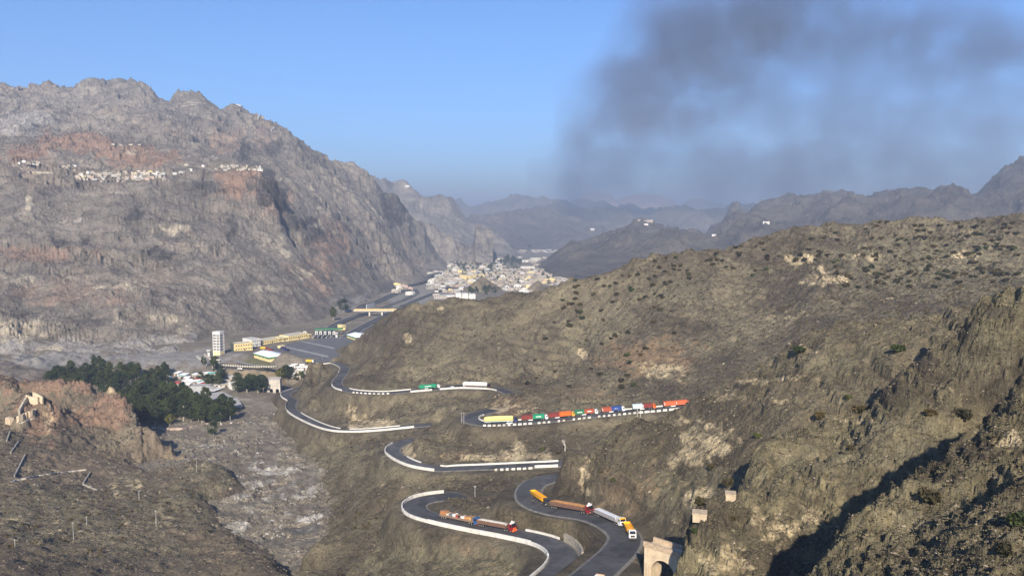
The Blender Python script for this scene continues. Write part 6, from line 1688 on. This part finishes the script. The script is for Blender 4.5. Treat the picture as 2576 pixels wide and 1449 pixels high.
# ------------------------------------------------------------------ poles, people, vehicles
def pole(u, v, hp, label, only=None, arm=True, group=None, mat='greyw'):
    p = hit(u, v, only)
    if p is None: return
    h = hp * p.y / F
    mb = MB().cyl((0, 0, -1), (0, 0, h), .15, .09, 7)
    if arm: mb.box(-.75, .75, -.06, .06, h - .6, h - .48)
    single("utility_pole", mb, MAT[mat], label, "utility pole", p)
for u, v, hp, lab in ((495, 1188, 40, "tall pole on the crag beside the stream bed"), (350, 1258, 27, "pole among the boulders at lower left"), (218, 1322, 26, "pole in the middle of the pale front slope"), (38, 1378, 25, "pole nearest the left edge"), (393, 1324, 44, "pole left of the stream bench"), (185, 1356, 46, "tall thin pole on the front left slope"), (565, 1118, 14, "small pole on the open ground past the boundary wall"), (1167, 1066, 30, "pale pole left of the hairpin"), (1161, 1064, 28, "second pale pole left of the hairpin"), (1195, 1449 - 200, 30, "thin pole above the lowest hairpin"), (811, 905, 12, "lamp pole at the corner of the parking yard")):
    pole(u, v, hp, lab, arm="lamp" not in lab)
for k, (u, lab) in enumerate(((1603, "left pale leg pole of the transformer pair in front of the pale blue container"), (1611, "right pale leg pole of the transformer pair in front of the pale blue container"))):
    pole(u, 1049, 34, lab, ("hillside",), True, mat='lime')
p = hit(1607, 1048, ("hillside",))

def person(p, rz, label, cloth, cap, stride=.16, arms=.25):
    r = thing("person", label, "person", p, rz)
    vs = [(0, 0, .95), (0, 0, 1.2), (0, 0, 1.42), (0, .01, 1.52), (0, .03, 1.64), (0, .02, 1.74),
          (.09, 0, .9), (.11, stride, .5), (.11, stride * .6, .06), (.11, stride * .6 + .17, .04),
          (-.09, 0, .9), (-.11, -stride, .5), (-.11, -stride * 1.3, .08), (-.11, -stride * 1.3 + .17, .05),
          (.19, 0, 1.4), (.25, -arms * .5, 1.12), (.27, .05, .88), (.27, .09, .78), (-.19, 0, 1.4), (-.25, arms * .4, 1.12), (-.27, arms * .6, .88), (-.27, arms * .8, .79)]
    rad = [.15, .16, .17, .06, .095, .08, .1, .075, .05, .04, .1, .075, .05, .04, .07, .05, .04, .03, .07, .05, .04, .03]
    es = [(0, 1), (1, 2), (2, 3), (3, 4), (4, 5), (0, 6), (6, 7), (7, 8), (8, 9), (0, 10), (10, 11), (11, 12), (12, 13), (2, 14), (14, 15), (15, 16), (16, 17), (2, 18), (18, 19), (19, 20), (20, 21)]
    def skin(vs, es, rad, name, mat, lv=1):
        me = bpy.data.meshes.new("tmp"); me.from_pydata(vs, es, []); bm = bmesh.new(); bm.from_mesh(me)
        ly = bm.verts.layers.skin.verify(); bm.verts.ensure_lookup_table()
        for i, vv in enumerate(bm.verts): vv[ly].radius = (rad[i], rad[i]); vv[ly].use_root = i == 0
        bm.to_mesh(me); bm.free()
        t = bpy.data.objects.new("tmp", me); COL.objects.link(t)
        t.modifiers.new("s", 'SKIN'); sb = t.modifiers.new("d", 'SUBSURF'); sb.levels = lv
        out_ = bpy.data.meshes.new_from_object(t.evaluated_get(bpy.context.evaluated_depsgraph_get()))
        bpy.data.objects.remove(t); out_.name = name; out_.materials.clear(); out_.materials.append(mat)
        return out_
    link("body", skin(vs, es, rad, "body", paint("skin_tone", (.30, .17, .11), .7)), r)
    fv, fe, fr = [], [], []
    for hx, hy, hz in ((.27, .09, .78), (-.27, arms * .8, .79)):
        for k in range(5):
            o = len(fv); dx = (k - 2) * .018
            l = (.075, .09, .095, .085, .06)[k]
            fv += [(hx, hy + dx, hz), (hx + (.03 if k == 4 else 0), hy + dx * 1.4, hz - l * .55), (hx, hy + dx * 1.5 + .012, hz - l)]
            fr += [.012, .010, .008]; fe += [(o, o + 1), (o + 1, o + 2)]
    mb = MB()
    for a, b in fe: mb.cyl(fv[a], fv[b], fr[a], fr[b], 5)
    link("fingers", mb.mesh("fingers", paint("skin_tone", ())), r)
    n = 14
    def ring(z, rx, ry, sx=0): return [(rx * math.cos(2 * math.pi * i / n), sx + ry * math.sin(2 * math.pi * i / n), z) for i in range(n)]
    link("tunic", MB().loft([ring(.48, .25, .27), ring(.7, .235, .23), ring(.95, .215, .185), ring(1.2, .215, .17), ring(1.4, .225, .15), ring(1.47, .13, .1)]).mesh("tunic", cloth, True), r)
    mb = MB()
    for pts in (((.2, 0, 1.41), (.255, -arms * .5, 1.12), (.272, .05, .9)), ((-.2, 0, 1.41), (-.255, arms * .4, 1.12), (-.272, arms * .6, .9))):
        mb.cyl(pts[0], pts[1], .085, .07, 9); mb.cyl(pts[1], pts[2], .07, .06, 9)
    link("sleeves", mb.mesh("sleeves", cloth, True), r)
    mb = MB()
    for s_, a in ((.11, stride), (-.11, -stride)):
        mb.cyl((s_ * .85, 0, .85), (s_, a, .5), .13, .105, 9); mb.cyl((s_, a, .5), (s_, a * (.6 if s_ > 0 else 1.3), .1), .105, .08, 9)
    link("trousers", mb.mesh("trousers", cloth, True), r)
    link("cap", MB().loft([ring(1.69, .105, .115, .02), ring(1.78, .1, .11, .02), ring(1.81, .06, .07, .02)]).mesh("cap", cap, True), r)
    mb = MB().box(-.045, -.02, .10, .118, 1.665, 1.68, 0).box(.02, .045, .10, .118, 1.665, 1.68, 0).box(-.012, .012, .11, .135, 1.625, 1.665, 1).box(-.028, .028, .10, .115, 1.595, 1.605, 0)
    link("face", mb.mesh("face", [MAT['dark'], paint("skin_tone", ())]), r)
DARKC = paint("dark_cloth", (.018, .018, .022), .9); PALEC = paint("pale_cloth", (.55, .53, .5), .9)
def on_road(road, u, v):
    p = hit(u, v, ("hillside",)); q = ROAD[road][0]
    i = int(np.argmin((q[:, 0] - p.x) ** 2 + (q[:, 1] - p.y) ** 2))
    return Vector((p.x, p.y, q[i, 2] + .07))
person(on_road("loop", 1341, 1270), 2.0, "person in dark clothes and pale cap standing alone on the big loop", DARKC, PALEC)
person(on_road("row1", 858, 973), 1.2, "person in dark clothes, left of the pair on the bend of the upper road", DARKC, DARKC)
person(on_road("row1", 862, 974), -1.0, "person in dark clothes, right of the pair on the bend of the upper road", DARKC, PALEC)

def car(M, col, label, L=4.1):
    r = thing("car", label, "car", M=M)
    h = L / 2
    link("body", MB().prism([(-h, .35), (-h, .85), (-h + .3, .95), (h - 1.1, .92), (h, .75), (h, .35)], -.82, .82).mesh("body", col), r)
    link("cabin", MB().loft([[(-h + .25, -.78, .93), (h - 1.2, -.78, .93), (h - 1.2, .78, .93), (-h + .25, .78, .93)], [(-h + .75, -.62, 1.48), (h - 2.0, -.62, 1.48), (h - 2.0, .62, 1.48), (-h + .75, .62, 1.48)]]).mesh("cabin", MAT['glass']), r)
    link("roof", MB().box(-h + .72, h - 1.97, -.64, .64, 1.48, 1.54).mesh("roof", col), r)
    t, rm = wheel_meshes()
    for x in (-h + .8, h - .8):
        for s in (-1, 1):
            o = link("wheel", t, r, (x, s * .72, .34), (0, 0, 0 if s < 0 else math.pi)); o.scale = (.65, .65, .65); link("rim", rm, o)
M, L = at_road("row2", (1274, 1070), (1292, 1067), -2.6)
car(M, P_WHITE, "small white car beside the cab of the yellow tarpaulin lorry")

def small_lorry(u, v, rz, cabcol, bodycol, label, L=9.0):
    p = Vector(pz(u, v, ZT)) + Vector((0, 0, .2))
    r = thing("lorry", label, "truck", p, rz)
    chassis(r, L); cab_parts(r, L / 2, cabcol)
    link("cargo_body", MB().box(-L / 2, L / 2 - 2.5, -1.25, 1.25, 1.06, 3.3, top=(.1, .12)).mesh("cargo_body", bodycol), r)
small_lorry(780, 912, -.15, P_WHITE, P_YELLOW, "yellow lorry with white cab parked at the near corner of the yard", 10)
small_lorry(664, 879, .1, P_RED, P_YELLOW, "red and yellow lorry beside the white roofed warehouse")
small_lorry(680, 884, -.4, P_RED, P_MAROON, "dark red lorry behind the white roofed warehouse")
small_lorry(713, 880, -.5, P_NAVY, P_NAVY, "navy lorry at the left of the parking yard")
small_lorry(721, 884, -.5, P_BLACK, P_NAVY, "black lorry next to the navy one in the parking yard", 8)

# ------------------------------------------------------------------ smoke plume (a density grid built by geometry nodes)
def smoke():
    YS = 8500.0
    def P3(u, v): return py(u, v, YS)
    x0, _, z1 = P3(1330, -330); x1, _, z0 = P3(2950, 520)
    lo, hi = Vector((x0, YS - 900, z0)), Vector((x1, YS + 900, z1)); c = (lo + hi) / 2
    blobs = [(1455, 485, 50, 60, .42), (1465, 415, 62, 60, .5), (1490, 350, 75, 60, .7), (1530, 290, 85, 65, .65), (1555, 215, 80, 60, .55), (1550, 165, 60, 30, .55), (1610, 190, 90, 55, .9), (1700, 110, 120, 70, 1.5), (1840, 50, 150, 75, 1.5), (2000, 20, 180, 80, 1.2), (1660, 255, 110, 55, 1.1), (1720, 300, 70, 30, .8), (1810, 190, 130, 75, 1.1), (1640, 310, 70, 24, .5), (2120, 110, 190, 65, .7), (2320, 40, 200, 70, .6), (2560, 110, 110, 40, .9), (2430, 150, 230, 70, .4), (2000, 330, 460, 130, .46), (2350, 300, 420, 180, .48), (1700, 430, 330, 80, .42), (2050, 440, 500, 70, .42), (2570, 330, 140, 40, .35)]
    g = bpy.data.node_groups.new("smoke_density", 'GeometryNodeTree')
    g.interface.new_socket("Geometry", in_out='OUTPUT', socket_type='NodeSocketGeometry')
    N, Lk = g.nodes, g.links
    out = N.new("NodeGroupOutput"); pos = N.new("GeometryNodeInputPosition")
    nz = N.new("ShaderNodeTexNoise"); nz.inputs["Scale"].default_value = 1 / 800.0; nz.inputs["Detail"].default_value = 4; nz.inputs["Roughness"].default_value = .6
    Lk.new(pos.outputs[0], nz.inputs["Vector"])
    off = N.new("ShaderNodeVectorMath"); off.operation = 'SUBTRACT'; Lk.new(nz.outputs["Color"], off.inputs[0]); off.inputs[1].default_value = (.5, .5, .5)
    sc = N.new("ShaderNodeVectorMath"); sc.operation = 'SCALE'; sc.inputs["Scale"].default_value = 650.0; Lk.new(off.outputs[0], sc.inputs[0])
    wp = N.new("ShaderNodeVectorMath"); wp.operation = 'ADD'; Lk.new(pos.outputs[0], wp.inputs[0]); Lk.new(sc.outputs[0], wp.inputs[1])
    tot = None; s = YS / F
    for u, v, ru, rv, a in blobs:
        q = Vector(P3(u, v)) - c
        d = N.new("ShaderNodeVectorMath"); d.operation = 'SUBTRACT'; Lk.new(wp.outputs[0], d.inputs[0]); d.inputs[1].default_value = q
        m = N.new("ShaderNodeVectorMath"); m.operation = 'MULTIPLY'; Lk.new(d.outputs[0], m.inputs[0]); m.inputs[1].default_value = (1 / (ru * s), 1 / 420.0, 1 / (rv * s))
        dt = N.new("ShaderNodeVectorMath"); dt.operation = 'DOT_PRODUCT'; Lk.new(m.outputs[0], dt.inputs[0]); Lk.new(m.outputs[0], dt.inputs[1])
        ng = N.new("ShaderNodeMath"); ng.operation = 'MULTIPLY'; Lk.new(dt.outputs["Value"], ng.inputs[0]); ng.inputs[1].default_value = -1.0
        ex = N.new("ShaderNodeMath"); ex.operation = 'EXPONENT'; Lk.new(ng.outputs[0], ex.inputs[0])
        ma = N.new("ShaderNodeMath"); ma.operation = 'MULTIPLY_ADD'; Lk.new(ex.outputs[0], ma.inputs[0]); ma.inputs[1].default_value = a
        if tot is not None: Lk.new(tot, ma.inputs[2])
        else: ma.inputs[2].default_value = 0.0
        tot = ma.outputs[0]
    sb = N.new("ShaderNodeMath"); sb.operation = 'SUBTRACT'; Lk.new(tot, sb.inputs[0]); sb.inputs[1].default_value = .07
    mx = N.new("ShaderNodeMath"); mx.operation = 'MAXIMUM'; Lk.new(sb.outputs[0], mx.inputs[0]); mx.inputs[1].default_value = 0.0
    tot = mx.outputs[0]
    fi = N.new("ShaderNodeTexNoise"); fi.inputs["Scale"].default_value = 1 / 420.0; fi.inputs["Detail"].default_value = 5; fi.inputs["Roughness"].default_value = .62
    Lk.new(pos.outputs[0], fi.inputs["Vector"])
    mr = N.new("ShaderNodeMapRange"); mr.inputs[1].default_value = .38; mr.inputs[2].default_value = .62; mr.inputs[3].default_value = .15; mr.inputs[4].default_value = 1.75
    Lk.new(fi.outputs[0], mr.inputs[0])
    mu = N.new("ShaderNodeMath"); mu.operation = 'MULTIPLY'; Lk.new(tot, mu.inputs[0]); Lk.new(mr.outputs[0], mu.inputs[1])
    k = N.new("ShaderNodeMath"); k.operation = 'MULTIPLY'; Lk.new(mu.outputs[0], k.inputs[0]); k.inputs[1].default_value = SMOKE_D
    vc = N.new("GeometryNodeVolumeCube"); Lk.new(k.outputs[0], vc.inputs["Density"])
    vc.inputs["Min"].default_value = lo - c; vc.inputs["Max"].default_value = hi - c
    vc.inputs["Resolution X"].default_value = 200; vc.inputs["Resolution Y"].default_value = 36; vc.inputs["Resolution Z"].default_value = 110
    sm = N.new("GeometryNodeSetMaterial"); Lk.new(vc.outputs[0], sm.inputs[0])
    mt_ = bpy.data.materials.new("smoke"); mt_.use_nodes = True; t = mt_.node_tree
    for n_ in list(t.nodes): t.nodes.remove(n_)
    o_ = t.nodes.new("ShaderNodeOutputMaterial"); pv_ = t.nodes.new("ShaderNodeVolumePrincipled")
    pv_.inputs["Color"].default_value = SMOKE_C; pv_.inputs["Density"].default_value = 1.0
    t.links.new(pv_.outputs[0], o_.inputs["Volume"])
    sm.inputs["Material"].default_value = mt_
    Lk.new(sm.outputs[0], out.inputs[0])
    o = link("smoke_plume", box_mesh("smoke_plume", lo - c, hi - c), None, c)
    o.data.materials.append(mt_)
    md = o.modifiers.new("density", 'NODES'); md.node_group = g
    o["kind"] = "stuff"
SMOKE_D, SMOKE_C = 2.2e-3, (.17, .29, .58, 1)
# ------------------------------------------------------------------ haze
def box_mesh(name, lo, hi):
    me = bpy.data.meshes.new(name)
    v = [(x, y, z) for x in (lo[0], hi[0]) for y in (lo[1], hi[1]) for z in (lo[2], hi[2])]
    me.from_pydata(v, [], [(0, 1, 3, 2), (4, 6, 7, 5), (0, 4, 5, 1), (2, 3, 7, 6), (0, 2, 6, 4), (1, 5, 7, 3)])
    return me
hz = bpy.data.materials.new("haze")
hz.use_nodes = True
t = hz.node_tree
for n in list(t.nodes): t.nodes.remove(n)
out = t.nodes.new("ShaderNodeOutputMaterial")
pv = t.nodes.new("ShaderNodeVolumePrincipled")
pv.inputs["Color"].default_value = (0.44, 0.54, 0.73, 1)
pv.inputs["Density"].default_value = 1.25e-4
pv.inputs["Anisotropy"].default_value = 0.0
t.links.new(pv.outputs[0], out.inputs["Volume"])
me = box_mesh("haze", (-62000, -2100, -43), (62000, 61000, 1150))
me.materials.append(hz)
o = bpy.data.objects.new("haze", me); o["kind"] = "stuff"; COL.objects.link(o)
smoke()
